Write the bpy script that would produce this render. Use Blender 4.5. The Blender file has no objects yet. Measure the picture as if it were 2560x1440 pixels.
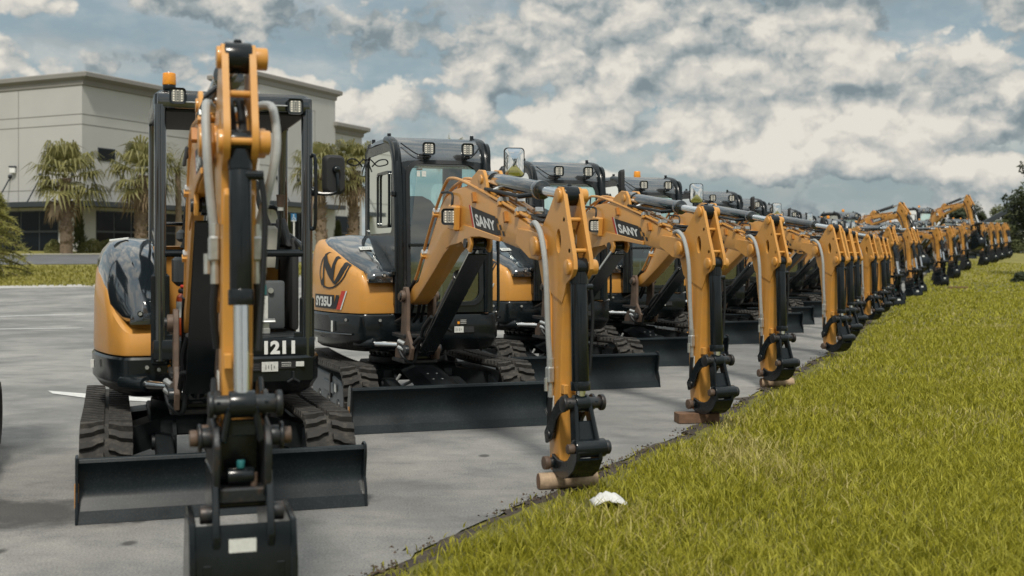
import bpy, bmesh, math, random
from mathutils import Vector, Matrix, noise
PI = math.pi
R = math.radians
random.seed(7)
scene = bpy.context.scene
COL = scene.collection

# ------------------------------------------------------------------ materials
MATS = {}
def new_mat(name):
    m = bpy.data.materials.new(name); m.use_nodes = True
    nt = m.node_tree; nt.nodes.clear()
    out = nt.nodes.new('ShaderNodeOutputMaterial')
    MATS[name] = m
    return m, nt, out
def N(nt, typ, **kw):
    n = nt.nodes.new(typ)
    for k, v in kw.items():
        if k == 'inp':
            for a, b in v.items(): n.inputs[a].default_value = b
        else: setattr(n, k, v)
    return n
def c4(c): return (c[0], c[1], c[2], 1.0)
def ramp(nt, fac, stops):
    r = N(nt, 'ShaderNodeValToRGB'); e = r.color_ramp.elements
    while len(e) < len(stops): e.new(0.5)
    for i, (p, c) in enumerate(stops):
        e[i].position = p; e[i].color = c4(c) if len(c) == 3 else c
    nt.links.new(fac, r.inputs['Fac']); return r
def pbsdf(name, col, rough=0.5, metal=0.0, coat=0.0, spec=0.5, var=0.0, vscale=6.0, dust=None, dust_amt=0.0,
          dust_scale=18.0, bump=0.0, bscale=60.0, rvar=0.0):
    """paint-like material: base colour varied by noise, with an optional dust / wear layer of its own shape"""
    m, nt, out = new_mat(name)
    b = N(nt, 'ShaderNodeBsdfPrincipled'); L = nt.links.new
    b.inputs['Roughness'].default_value = rough; b.inputs['Metallic'].default_value = metal
    b.inputs['Coat Weight'].default_value = coat; b.inputs['Coat Roughness'].default_value = 0.08
    b.inputs['Specular IOR Level'].default_value = spec
    tc = N(nt, 'ShaderNodeTexCoord')
    colsock = None
    if var > 0:
        nz = N(nt, 'ShaderNodeTexNoise', inp={'Scale': vscale, 'Detail': 5.0, 'Roughness': 0.6})
        L(tc.outputs['Object'], nz.inputs['Vector'])
        lo = tuple(x * (1 - var) for x in col); hi = tuple(min(1, x * (1 + var)) for x in col)
        colsock = ramp(nt, nz.outputs['Fac'], [(0.3, lo), (0.7, hi)]).outputs['Color']
        if rvar > 0:
            mr = N(nt, 'ShaderNodeMapRange', inp={'From Min': 0.3, 'From Max': 0.7, 'To Min': rough - rvar, 'To Max': rough + rvar})
            L(nz.outputs['Fac'], mr.inputs['Value']); L(mr.outputs['Result'], b.inputs['Roughness'])
    if dust is not None:
        n2 = N(nt, 'ShaderNodeTexNoise', inp={'Scale': dust_scale, 'Detail': 8.0, 'Roughness': 0.75})
        L(tc.outputs['Object'], n2.inputs['Vector'])
        f = ramp(nt, n2.outputs['Fac'], [(0.5, (0, 0, 0)), (0.75, (dust_amt,) * 3)])
        mx = N(nt, 'ShaderNodeMix', data_type='RGBA')
        L(f.outputs['Color'], mx.inputs['Factor'])
        if colsock: L(colsock, mx.inputs['A'])
        else: mx.inputs['A'].default_value = c4(col)
        mx.inputs['B'].default_value = c4(dust); colsock = mx.outputs['Result']
    if colsock: L(colsock, b.inputs['Base Color'])
    else: b.inputs['Base Color'].default_value = c4(col)
    if bump > 0:
        nb = N(nt, 'ShaderNodeTexNoise', inp={'Scale': bscale, 'Detail': 4.0})
        L(tc.outputs['Object'], nb.inputs['Vector'])
        bp = N(nt, 'ShaderNodeBump', inp={'Strength': bump, 'Distance': 0.01})
        L(nb.outputs['Fac'], bp.inputs['Height']); L(bp.outputs['Normal'], b.inputs['Normal'])
    L(b.outputs['BSDF'], out.inputs['Surface'])
    return m

pbsdf('orange', (0.58, 0.275, 0.056), 0.36, coat=0.3, var=0.05, vscale=3.0, dust=(0.36, 0.23, 0.11), dust_amt=0.4, dust_scale=7, rvar=.08)
pbsdf('orange_dark', (0.40, 0.155, 0.022), 0.45, var=0.08, vscale=4.0, dust=(0.3, 0.17, 0.07), dust_amt=0.25, dust_scale=9)
pbsdf('black', (0.006, 0.009, 0.011), 0.22, coat=0.08, spec=.38, var=0.2, vscale=5, dust=(0.07, 0.07, 0.066), dust_amt=0.07, dust_scale=9, rvar=.08)
pbsdf('black_gloss', (0.010, 0.015, 0.019), 0.12, coat=1.0, spec=1.0, dust=(0.07, 0.07, 0.07), dust_amt=0.05, dust_scale=5)
pbsdf('visor', (0.20, 0.21, 0.215), 0.16, metal=0.85, dust=(0.12, 0.12, 0.12), dust_amt=0.2, dust_scale=9)
pbsdf('blade_black', (0.006, 0.011, 0.014), 0.36, coat=0.0, spec=.28, var=0.25, vscale=5, dust=(0.30, 0.30, 0.28), dust_amt=0.09, dust_scale=85, rvar=.06)
pbsdf('satin', (0.012, 0.015, 0.017), 0.5, spec=.35, var=0.2, vscale=8, dust=(0.09, 0.08, 0.07), dust_amt=0.16, dust_scale=14)
pbsdf('steel_dark', (0.018, 0.022, 0.025), 0.42, metal=0.25, var=0.25, vscale=14, dust=(0.16, 0.08, 0.04), dust_amt=0.4, dust_scale=22, bump=.1)
pbsdf('casting', (0.10, 0.065, 0.045), 0.6, var=0.3, vscale=9, dust=(0.02, 0.02, 0.02), dust_amt=0.6, dust_scale=6)
pbsdf('greyframe', (0.11, 0.125, 0.135), 0.5, var=0.12, dust=(0.2, 0.19, 0.17), dust_amt=0.3)
pbsdf('rubber', (0.030, 0.028, 0.026), 0.85, var=0.3, vscale=10, dust=(0.19, 0.17, 0.14), dust_amt=0.5, dust_scale=12, bump=.15)
pbsdf('hose', (0.010, 0.012, 0.014), 0.5, spec=.35)
pbsdf('hose_grey', (0.33, 0.345, 0.34), 0.55, var=.1, vscale=30)
pbsdf('chrome', (0.72, 0.74, 0.75), 0.13, metal=1.0)
pbsdf('zinc', (0.55, 0.56, 0.55), 0.35, metal=0.8, var=.15, vscale=30)
pbsdf('plastic_grey', (0.075, 0.085, 0.09), 0.55, var=.1)
pbsdf('beige', (0.36, 0.35, 0.30), 0.6, var=.08)
pbsdf('seat_black', (0.016, 0.017, 0.018), 0.7, bump=.1)
pbsdf('red', (0.50, 0.035, 0.02), 0.4)
pbsdf('white', (0.74, 0.75, 0.73), 0.5)
pbsdf('label', (0.60, 0.61, 0.58), 0.5, var=.12, vscale=60)
pbsdf('label_teal', (0.02, 0.15, 0.16), 0.5)
pbsdf('ink', (0.012, 0.012, 0.014), 0.5)
pbsdf('amber', (0.80, 0.30, 0.02), 0.18, coat=.5, var=.12, vscale=40)
pbsdf('extinguisher_red', (0.42, 0.06, 0.015), 0.3, coat=.5)
pbsdf('wood', (0.40, 0.29, 0.19), 0.85, var=.3, vscale=14, dust=(.10, .06, .035), dust_amt=.7, dust_scale=20, bump=.2)
pbsdf('wood_dark', (0.15, 0.085, 0.05), 0.9, var=.3, vscale=14, bump=.2)
pbsdf('paper', (0.60, 0.60, 0.58), 0.8, var=.12, vscale=30, bump=.8, bscale=45)
pbsdf('mirror_silver', (0.86, 0.88, 0.88), 0.03, metal=1.0)
pbsdf('lens', (0.27, 0.27, 0.25), 0.12, coat=.8, var=.1, vscale=60)
pbsdf('led', (0.9, 0.86, 0.75), 0.2, coat=.5)
pbsdf('wall', (0.455, 0.452, 0.435), 0.85, var=.05, vscale=0.25)
pbsdf('wall_groove', (0.24, 0.235, 0.225), 0.9)
pbsdf('cornice', (0.235, 0.225, 0.21), 0.8, var=.05, vscale=.5)
pbsdf('dark_metal', (0.028, 0.036, 0.044), 0.4)
pbsdf('win_dark', (0.006, 0.008, 0.010), 0.08, spec=.16)
pbsdf('bark', (0.21, 0.155, 0.105), 0.9, var=.35, vscale=9, bump=.4, bscale=18)
pbsdf('bark_dark', (0.07, 0.055, 0.04), 0.9, var=.3, vscale=9)
pbsdf('sign_blue', (0.02, 0.14, 0.30), 0.4)
pbsdf('concrete', (0.40, 0.39, 0.37), 0.9, var=.1, vscale=2.5)

def leaf_mat(name, c_lo, c_hi, scale=1.2, transl=0.25):
    """foliage: colour varies per clump by noise in object space, a little light passes through"""
    m, nt, out = new_mat(name); L = nt.links.new
    tc = N(nt, 'ShaderNodeTexCoord')
    nz = N(nt, 'ShaderNodeTexNoise', inp={'Scale': scale, 'Detail': 4.0, 'Roughness': 0.7})
    L(tc.outputs['Object'], nz.inputs['Vector'])
    r = ramp(nt, nz.outputs['Fac'], [(0.32, c_lo), (0.68, c_hi)])
    d = N(nt, 'ShaderNodeBsdfPrincipled'); d.inputs['Roughness'].default_value = 0.55
    d.inputs['Specular IOR Level'].default_value = 0.3
    t = N(nt, 'ShaderNodeBsdfTranslucent'); mx = N(nt, 'ShaderNodeMixShader', inp={'Fac': transl})
    L(r.outputs['Color'], d.inputs['Base Color']); L(r.outputs['Color'], t.inputs['Color'])
    L(d.outputs['BSDF'], mx.inputs[1]); L(t.outputs['BSDF'], mx.inputs[2]); L(mx.outputs['Shader'], out.inputs['Surface'])
leaf_mat('palm_leaf', (0.10, 0.105, 0.03), (0.29, 0.265, 0.10), 2.2)
leaf_mat('palm_dry', (0.20, 0.145, 0.08), (0.34, 0.25, 0.15), 2.0)
leaf_mat('pine_leaf', (0.15, 0.16, 0.04), (0.36, 0.33, 0.09), 1.5)
leaf_mat('cypress_leaf', (0.045, 0.06, 0.025), (0.11, 0.12, 0.045), 3)
leaf_mat('bush_leaf', (0.13, 0.14, 0.045), (0.26, 0.25, 0.10), 2)
leaf_mat('tree_leaf', (0.018, 0.028, 0.016), (0.06, 0.075, 0.03), 0.6)
leaf_mat('tree_leaf_light', (0.05, 0.065, 0.025), (0.12, 0.13, 0.05), 0.5)
leaf_mat('grass_blade', (0.13, 0.135, 0.008), (0.49, 0.455, 0.05), 14, 0.35)
leaf_mat('grass_dry', (0.34, 0.29, 0.09), (0.50, 0.44, 0.16), 9, 0.3)
leaf_mat('grass_short', (0.17, 0.165, 0.03), (0.30, 0.27, 0.06), 0.5)
leaf_mat('weed_leaf', (0.05, 0.06, 0.02), (0.14, 0.12, 0.05), 5)
leaf_mat('debris_leaf', (0.025, 0.02, 0.015), (0.10, 0.065, 0.04), 6, .1)

def glass_mat(name, tint, gloss=0.06):
    m, nt, out = new_mat(name); L = nt.links.new
    t = N(nt, 'ShaderNodeBsdfTransparent'); t.inputs['Color'].default_value = c4(tint)
    g = N(nt, 'ShaderNodeBsdfGlossy', inp={'Roughness': 0.02}); g.inputs['Color'].default_value = (0.9, 0.95, 0.95, 1)
    f = N(nt, 'ShaderNodeFresnel', inp={'IOR': 1.5})
    a = N(nt, 'ShaderNodeMath', operation='ADD', inp={1: gloss}); L(f.outputs['Fac'], a.inputs[0])
    mx = N(nt, 'ShaderNodeMixShader'); L(a.outputs[0], mx.inputs['Fac'])
    L(t.outputs['BSDF'], mx.inputs[1]); L(g.outputs['BSDF'], mx.inputs[2]); L(mx.outputs['Shader'], out.inputs['Surface'])
glass_mat('glass', (0.80, 0.97, 0.95), 0.15)

# ------------------------------------------------------------------ mesh builder
class MB:
    """collects shapes in one bmesh; build() links them as ONE mesh object"""
    def __init__(s):
        s.bm = bmesh.new(); s.mats = []
    def mi(s, m):
        if m not in s.mats: s.mats.append(m)
        return s.mats.index(m)
    def merge(s, t, m, M=None):
        i = s.mi(m)
        if M is not None: bmesh.ops.transform(t, matrix=M, verts=t.verts)
        mp = {v: s.bm.verts.new(v.co) for v in t.verts}
        for f in t.faces:
            try:
                nf = s.bm.faces.new([mp[v] for v in f.verts]); nf.material_index = i; nf.smooth = True
            except ValueError: pass
        t.free()
    def box(s, c, d, m, rot=None, bev=0.006, seg=1):
        t = bmesh.new(); bmesh.ops.create_cube(t, size=1.0)
        bmesh.ops.scale(t, vec=d, verts=t.verts)
        bev = min(bev, min(d) * 0.45)
        if bev > 0: bmesh.ops.bevel(t, geom=t.edges[:], offset=bev, segments=seg, profile=0.5, affect='EDGES')
        M = Matrix.Translation(c)
        if rot is not None: M = M @ (rot if isinstance(rot, Matrix) else Matrix.Rotation(rot[0], 4, rot[1]))
        s.merge(t, m, M); return s
    def beam(s, p0, p1, w, h, m, bev=0.006, up=(0, 0, 1)):
        p0 = Vector(p0); p1 = Vector(p1); d = p1 - p0; z = d.normalized(); u = Vector(up)
        if abs(z.dot(u)) > .98: u = Vector((0, 1, 0))
        x = u.cross(z).normalized(); y = z.cross(x)
        Rm = Matrix((x, y, z)).transposed().to_4x4()
        s.box((p0 + p1) / 2, (w, h, d.length), m, Rm, bev); return s
    def prism(s, prof, x0, x1, m, bev=0.006, M=None, seg=1):
        """profile of (y,z) points extruded from x0 to x1"""
        t = bmesh.new()
        a = [t.verts.new((x0, p[0], p[1])) for p in prof]; b = [t.verts.new((x1, p[0], p[1])) for p in prof]
        n = len(prof); fs = [t.faces.new(a), t.faces.new(b[::-1])]
        for i in range(n): fs.append(t.faces.new((a[i], b[i], b[(i + 1) % n], a[(i + 1) % n])))
        bmesh.ops.recalc_face_normals(t, faces=t.faces[:])
        if bev > 0:
            ed = [e for e in t.edges if len(e.link_faces) == 2 and e.calc_face_angle(0) > R(38)]
            try: bmesh.ops.bevel(t, geom=ed, offset=bev, segments=seg, profile=0.5, affect='EDGES', clamp_overlap=True)
            except Exception: pass
        bmesh.ops.triangulate(t, faces=[f for f in t.faces if len(f.verts) > 4])
        s.merge(t, m, M); return s
    def cyl(s, p0, p1, r0, m, r1=None, seg=20, bev=0.0):
        r1 = r0 if r1 is None else r1
        p0 = Vector(p0); p1 = Vector(p1); d = p1 - p0
        t = bmesh.new(); bmesh.ops.create_cone(t, cap_ends=True, segments=seg, radius1=r0, radius2=r1, depth=d.length)
        if bev > 0:
            ed = [e for e in t.edges if any(len(f.verts) > 4 for f in e.link_faces)]
            bmesh.ops.bevel(t, geom=ed, offset=bev, segments=2, profile=.5, affect='EDGES')
        q = d.to_track_quat('Z', 'Y').to_matrix().to_4x4()
        s.merge(t, m, Matrix.Translation((p0 + p1) / 2) @ q); return s
    def sphere(s, c, r, m, sc=(1, 1, 1), u=16, v=10):
        t = bmesh.new(); bmesh.ops.create_uvsphere(t, u_segments=u, v_segments=v, radius=r)
        s.merge(t, m, Matrix.Translation(c) @ Matrix.Diagonal((sc[0], sc[1], sc[2], 1))); return s
    def tube(s, pts, r, m, seg=10, sub=4, caps=True, rfun=None):
        pts = [Vector(p) for p in pts]
        if sub > 1 and len(pts) > 2:
            q = []
            for i in range(len(pts) - 1):
                p0 = pts[max(i - 1, 0)]; p1 = pts[i]; p2 = pts[i + 1]; p3 = pts[min(i + 2, len(pts) - 1)]
                for k in range(sub):
                    u = k / sub
                    q.append(0.5 * ((2 * p1) + (p2 - p0) * u + (2 * p0 - 5 * p1 + 4 * p2 - p3) * u * u + (3 * p1 - p0 - 3 * p2 + p3) * u ** 3))
            q.append(pts[-1]); pts = q
        t = bmesh.new(); rings = []; ref = None
        for i, p in enumerate(pts):
            d = (pts[min(i + 1, len(pts) - 1)] - pts[max(i - 1, 0)]).normalized()
            if ref is None:
                ref = Vector((1, 0, 0)) if abs(d.x) < .9 else Vector((0, 1, 0))
            a = (ref - d * ref.dot(d))
            if a.length < 1e-4: a = d.orthogonal()
            a.normalize(); b = d.cross(a); ref = a
            rr = r if rfun is None else rfun(i / (len(pts) - 1))
            rings.append([t.verts.new(p + (a * math.cos(2 * PI * k / seg) + b * math.sin(2 * PI * k / seg)) * rr) for k in range(seg)])
        for i in range(len(rings) - 1):
            for k in range(seg):
                t.faces.new((rings[i][k], rings[i][(k + 1) % seg], rings[i + 1][(k + 1) % seg], rings[i + 1][k]))
        if caps: t.faces.new(rings[0][::-1]); t.faces.new(rings[-1])
        s.merge(t, m); return s
    def loft(s, rings, m, closed=True, cap0=True, cap1=True, flip=False):
        t = bmesh.new(); rr = [[t.verts.new(p) for p in r] for r in rings]; n = len(rr[0])
        for i in range(len(rr) - 1):
            for k in range(n if closed else n - 1):
                try: t.faces.new((rr[i][k], rr[i][(k + 1) % n], rr[i + 1][(k + 1) % n], rr[i + 1][k]))
                except ValueError: pass
        if closed and cap0: t.faces.new(rr[0][::-1])
        if closed and cap1: t.faces.new(rr[-1])
        bmesh.ops.recalc_face_normals(t, faces=t.faces[:])
        bmesh.ops.triangulate(t, faces=[f for f in t.faces if len(f.verts) > 4])
        s.merge(t, m); return s
    def ring_panel(s, outer, inner, th, m):
        """flat or bent panel with an opening: matching outer / inner loops of 3-D points, offset by vector th"""
        th = Vector(th); t = bmesh.new(); n = len(outer)
        A = [t.verts.new(p) for p in outer]; B = [t.verts.new(p) for p in inner]
        C = [t.verts.new(Vector(p) + th) for p in outer]; D = [t.verts.new(Vector(p) + th) for p in inner]
        for i in range(n):
            j = (i + 1) % n
            t.faces.new((A[i], A[j], B[j], B[i])); t.faces.new((C[j], C[i], D[i], D[j]))
            t.faces.new((B[i], B[j], D[j], D[i])); t.faces.new((A[j], A[i], C[i], C[j]))
        bmesh.ops.recalc_face_normals(t, faces=t.faces[:])
        s.merge(t, m); return s
    def poly(s, pts, m, th=None):
        t = bmesh.new(); a = [t.verts.new(p) for p in pts]; f = t.faces.new(a)
        if th is not None:
            r = bmesh.ops.extrude_face_region(t, geom=[f])
            bmesh.ops.translate(t, vec=th, verts=[v for v in r['geom'] if isinstance(v, bmesh.types.BMVert)])
            bmesh.ops.recalc_face_normals(t, faces=t.faces[:])
        bmesh.ops.triangulate(t, faces=[f for f in t.faces if len(f.verts) > 4])
        s.merge(t, m); return s
    def mesh2d(s, verts, faces, fn, m):
        """flat artwork (verts in 2-D) laid on a surface by fn(a,b) -> 3-D point"""
        t = bmesh.new(); vs = [t.verts.new(fn(a, b)) for a, b in verts]
        for f in faces:
            try: t.faces.new([vs[i] for i in f])
            except ValueError: pass
        s.merge(t, m); return s
    def build(s, name, parent=None, angle=32, M=None):
        me = bpy.data.meshes.new(name); s.bm.to_mesh(me); s.bm.free()
        for m in s.mats: me.materials.append(MATS[m])
        if angle: me.set_sharp_from_angle(angle=R(angle))
        o = bpy.data.objects.new(name, me); COL.objects.link(o)
        if parent is not None: o.parent = parent
        if M is not None: o.matrix_basis = M
        return o

def pydata(name, verts, faces, mat, parent=None, smooth=True):
    me = bpy.data.meshes.new(name); me.from_pydata(verts, [], faces)
    me.materials.append(MATS[mat])
    if smooth: me.polygons.foreach_set('use_smooth', [True] * len(me.polygons))
    o = bpy.data.objects.new(name, me); COL.objects.link(o)
    if parent is not None: o.parent = parent
    return o
def tag(o, label=None, cat=None, group=None, kind=None):
    if label: o['label'] = label
    if cat: o['category'] = cat
    if group: o['group'] = group
    if kind: o['kind'] = kind
    return o
def empty(name, loc, rz=0.0, sc=1.0):
    o = bpy.data.objects.new(name, None); COL.objects.link(o); o.empty_display_size = 0.3
    o.location = loc; o.rotation_euler = (0, 0, rz); o.scale = (sc, sc, sc)
    return o
def copy_tree(o, parent=None):
    c = o.copy(); COL.objects.link(c)
    if parent is not None:
        c.parent = parent; c.matrix_basis = o.matrix_basis.copy()
    for ch in list(o.children): copy_tree(ch, c)
    return c
def rrect(x0, y0, x1, y1, r, k=5):
    r = r if isinstance(r, (tuple, list)) else (r,) * 4
    pts = []
    for (cx, cy, a, rr) in ((x1 - r[0], y1 - r[0], 0, r[0]), (x0 + r[1], y1 - r[1], 90, r[1]), (x0 + r[2], y0 + r[2], 180, r[2]), (x1 - r[3], y0 + r[3], 270, r[3])):
        for i in range(k + 1):
            t = R(a + 90 * i / k); pts.append((cx + rr * math.cos(t), cy + rr * math.sin(t)))
    return pts
def text2d(txt, bold=0.0, w=1.0, h=1.0, shear=0.0):
    """lettering as flat faces, scaled so its box is w by h"""
    cu = bpy.data.curves.new('lettering', 'FONT'); cu.body = txt; cu.offset = bold; cu.resolution_u = 3; cu.fill_mode = 'FRONT'
    o = bpy.data.objects.new('lettering', cu); COL.objects.link(o)
    bpy.context.view_layer.update()
    me = bpy.data.meshes.new_from_object(o.evaluated_get(bpy.context.evaluated_depsgraph_get()))
    v = [(p.co.x, p.co.y) for p in me.vertices]; f = [tuple(p.vertices) for p in me.polygons]
    bpy.data.objects.remove(o); bpy.data.curves.remove(cu); bpy.data.meshes.remove(me)
    x0 = min(a for a, b in v); x1 = max(a for a, b in v); y0 = min(b for a, b in v); y1 = max(b for a, b in v)
    v = [((a - x0) / (x1 - x0) * w + (b - y0) / (y1 - y0) * h * shear, (b - y0) / (y1 - y0) * h) for a, b in v]
    return v, f
def lerp(tab, t):
    for (a, va), (b, vb) in zip(tab, tab[1:]):
        if t <= b: return va + (vb - va) * max(0, (t - a)) / (b - a)
    return tab[-1][1]
def smooth(a, b, t):
    t = max(0, min(1, (t - a) / (b - a))); return t * t * (3 - 2 * t)
# ------------------------------------------------------------------ excavator parts (local frame: forward = -Y, cab on +X)
def track(parent, xc, w, yf, yr, Rr):
    """rubber track: belt with staggered chevron lugs, plus frame, idler, sprocket and rollers as sub-parts"""
    zc = Rr
    Ls = yr - yf; Lh = PI * Rr; tot = 2 * Ls + 2 * Lh
    def frame(s):
        s %= tot
        if s < Ls: return Vector((0, yr - s, 2 * Rr)), Vector((0, 0, 1))
        s -= Ls
        if s < Lh:
            a = s / Rr; n = Vector((0, -math.sin(a), math.cos(a))); return Vector((0, yf, zc)) + n * Rr, n
        s -= Lh
        if s < Ls: return Vector((0, yf + s, 0)), Vector((0, 0, -1))
        s -= Ls
        a = s / Rr; n = Vector((0, math.sin(a), -math.cos(a))); return Vector((0, yr, zc)) + n * Rr, n
    lug = 0.030
    def P(s, x, h):
        p, n = frame(s); q = p + n * (h - lug); q.x = xc + x
        if n.z > 0.9:
            sag = 0.02 * math.sin(PI * min(1, max(0, (yr - p.y) / Ls))); q.z -= sag
        return q
    b = MB(); n = 72; hw = w / 2
    rings = [[P(tot * i / n, -hw, -.012), P(tot * i / n, -hw, 0), P(tot * i / n, hw, 0), P(tot * i / n, hw, -.012), P(tot * i / n, hw * .9, -.03), P(tot * i / n, -hw * .9, -.03)] for i in range(n + 1)]
    b.loft(rings, 'rubber', cap0=False, cap1=False)
    nl = int(tot / 0.098); p = tot / nl
    for k in range(nl):
        for sx in (-1, 1):
            s0 = k * p + (p / 2 if sx > 0 else 0)
            sh = [(0.0, .012), (0.046, .012), (0.056, .045), (0.028 + .05, .075), (.03 + .06, hw), (.036, hw), (.034, .085), (.006, .05)]
            t = bmesh.new(); lo = []; hi = []
            cs = sum(a for a, _ in sh) / len(sh); cx = sum(x for _, x in sh) / len(sh)
            for (a, x) in sh:
                lo.append(t.verts.new(P(s0 + a, sx * x, -.001)))
                hi.append(t.verts.new(P(s0 + cs + (a - cs) * .84, sx * (cx + (x - cx) * .96), lug)))
            m = len(sh); t.faces.new(hi)
            for i in range(m): t.faces.new((lo[i], lo[(i + 1) % m], hi[(i + 1) % m], hi[i]))
            bmesh.ops.recalc_face_normals(t, faces=t.faces[:])
            bmesh.ops.triangulate(t, faces=[f for f in t.faces if len(f.verts) > 4])
            b.merge(t, 'rubber')
    o = b.build('track', parent, 30)
    f = MB(); s = -1 if xc < 0 else 1
    f.prism([(yf + .12, .11), (yr - .16, .11), (yr - .1, .2), (yr - .2, .33), (yr - .45, .36), (yf + .6, .36), (yf + .3, .34), (yf + .1, .26)], xc - .085, xc + .085, 'greyframe', .012)
    f.box((xc + s * .09, (yf + yr) / 2 - .25, .25), (.02, .5, .1), 'greyframe', bev=.008)
    f.box((xc + s * .101, yf + .42, .27), (.003, .09, .07), 'label', bev=0)
    f.box((xc + s * .09, yf + .66, .27), (.03, .05, .22), 'steel_dark', bev=.006)
    f.build('track_frame', o)
    q = MB(); q.cyl((xc - .07, yf, zc), (xc + .07, yf, zc), Rr - .068, 'steel_dark', seg=28, bev=.012); q.cyl((xc - .1, yf, zc), (xc + .1, yf, zc), .06, 'steel_dark'); q.build('idler_wheel', o)
    q = MB(); q.cyl((xc - .04, yr, zc), (xc + .04, yr, zc), Rr - .07, 'satin', seg=18); q.cyl((xc - .1, yr, zc), (xc + .1, yr, zc), .1, 'satin', bev=.01)
    for k in range(8): q.cyl((xc + s * .1, yr + .07 * math.cos(k * PI / 4), zc + .07 * math.sin(k * PI / 4)), (xc + s * .112, yr + .07 * math.cos(k * PI / 4), zc + .07 * math.sin(k * PI / 4)), .011, 'zinc', seg=8)
    q.build('drive_sprocket', o)
    for k in range(4):
        y = yf + .35 + k * (yr - yf - .7) / 3
        q = MB(); q.cyl((xc - .1, y, .115), (xc + .1, y, .115), .065, 'steel_dark', bev=.01); q.build('roller', o)
    return o

def undercarriage(root, W, tw, yf, yr, Rr, bladeW, bladeH, yb, plate=True):
    xc = W / 2 - tw / 2
    u = MB()
    u.cyl((0, 0, .42), (0, 0, .50), .36, 'satin', seg=40, bev=.01)
    u.prism([(-.42, .30), (.42, .30), (.42, .40), (.34, .44), (-.34, .44), (-.42, .40)], -.38, .38, 'satin', .01)
    for sx in (-1, 1):
        for sy in (-1, 1):
            t = [Vector((sx * .26, sy * .38, .42)), Vector((sx * (xc - .06), sy * .62, .36)), Vector((sx * (xc - .06), sy * .3, .36)), Vector((sx * .26, sy * .05, .42))]
            u.loft([[p for p in t], [p - Vector((0, 0, .17)) for p in t]], 'satin')
    for sx in (-.13, .13):
        u.prism([(-.42, .2), (-.54, .2), (-.54, .32), (-.42, .4)], sx - .012 - .1, sx + .012 - .1, 'satin', 0)
        u.prism([(-.42, .2), (-.54, .2), (-.54, .32), (-.42, .4)], sx - .012 + .1, sx + .012 + .1, 'satin', 0)
    u.build('undercarriage', root)
    r = MB(); r.cyl((0, 0, .50), (0, 0, .555), .34, 'black', seg=40, bev=.006)
    for k in range(28):
        a = 2 * PI * k / 28; r.box((.345 * math.cos(a), .345 * math.sin(a), .525), (.02, .03, .03), 'satin', (a, 'Z'), .004)
    r.build('slew_ring', root)
    for sx in (-1, 1): track(root, sx * xc, tw, yf, yr, Rr)
    # dozer blade
    b = MB(); H = bladeH
    prof = [(yb, .0), (yb + .02, .06), (yb + .075, .115), (yb + .10, H * .5), (yb + .095, H * .68), (yb + .06, H * .88), (yb + .03, H - .012), (yb + .035, H), (yb + .10, H), (yb + .105, H - .03), (yb + .135, H * .6), (yb + .13, H * .4), (yb + .1, .1), (yb + .035, 0)]
    b.prism(prof, -bladeW / 2 + .012, bladeW / 2 - .012, 'blade_black', 0)
    b.prism([(yb - .006, .0), (yb + .02, .065), (yb + .012, .067), (yb - .016, .002)], -bladeW / 2 + .012, bladeW / 2 - .012, 'blade_black', 0)
    b.cyl((-bladeW / 2 + .012, yb + .052, H - .004), (bladeW / 2 - .012, yb + .052, H - .004), .016, 'blade_black', seg=12)
    for sx in (-1, 1):
        x = sx * (bladeW / 2 - .006)
        b.prism([(yb - .02, 0), (yb - .005, .1), (yb + .03, H * .5), (yb + .0, H - .03), (yb + .01, H + .02), (yb + .06, H + .03), (yb + .10, H + .01), (yb + .15, H * .6), (yb + .14, .3 * H), (yb + .1, 0)], x - .008, x + .008, 'black', .003)
    o = b.build('dozer_blade', root)
    d = MB(); d.box((-bladeW / 2 + .004, yb + .08, H * .42), (.022, .03, .13), 'orange', bev=0); d.build('reflector_strip', o)
    for sx in (-1, 1):
        a = MB(); a.prism([(yb + .12, .05), (yb + .12, .19), (-.62, .33), (-.45, .33), (-.45, .22), (-.62, .2)], sx * .30 - .05, sx * .30 + .05, 'satin', .008)
        a.cyl((sx * .30 - .07, -.5, .275), (sx * .30 + .07, -.5, .275), .05, 'satin', bev=.006); a.build('blade_arm', o)
    c = MB(); c.cyl((0, -.4, .40), (0, yb + .14, .22), .045, 'black'); c.build('blade_cylinder', o)
    if plate:
        c = MB(); mid = [Vector((-.085, -.42, .475)), Vector((.085, -.42, .475)), Vector((.085, yb + .25, .325)), Vector((-.085, yb + .25, .325))]
        th = Vector((0, 0, -.012))
        c.poly(mid, 'satin', th)
        c.poly([mid[0], mid[3], mid[3] + Vector((-.10, 0, -.055)), mid[0] + Vector((-.10, 0, -.055))], 'satin', th)
        c.poly([mid[1], mid[1] + Vector((.10, 0, -.055)), mid[2] + Vector((.10, 0, -.055)), mid[2]], 'satin', th)
        for sx in (-.04, .04):
            for t in (.52, .72):
                p = mid[0].lerp(mid[3], t); c.sphere((sx, p.y, p.z + .003), .013, 'zinc', (1, 1, .5), 10, 6)
        c.build('cylinder_guard', o)
        h = MB(); h.tube([(-.1, -.7, .33), (-.28, -.78, .27), (-.31, -.66, .24), (-.2, -.55, .36)], .014, 'hose_grey'); h.build('hose', o)
    return o

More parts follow.
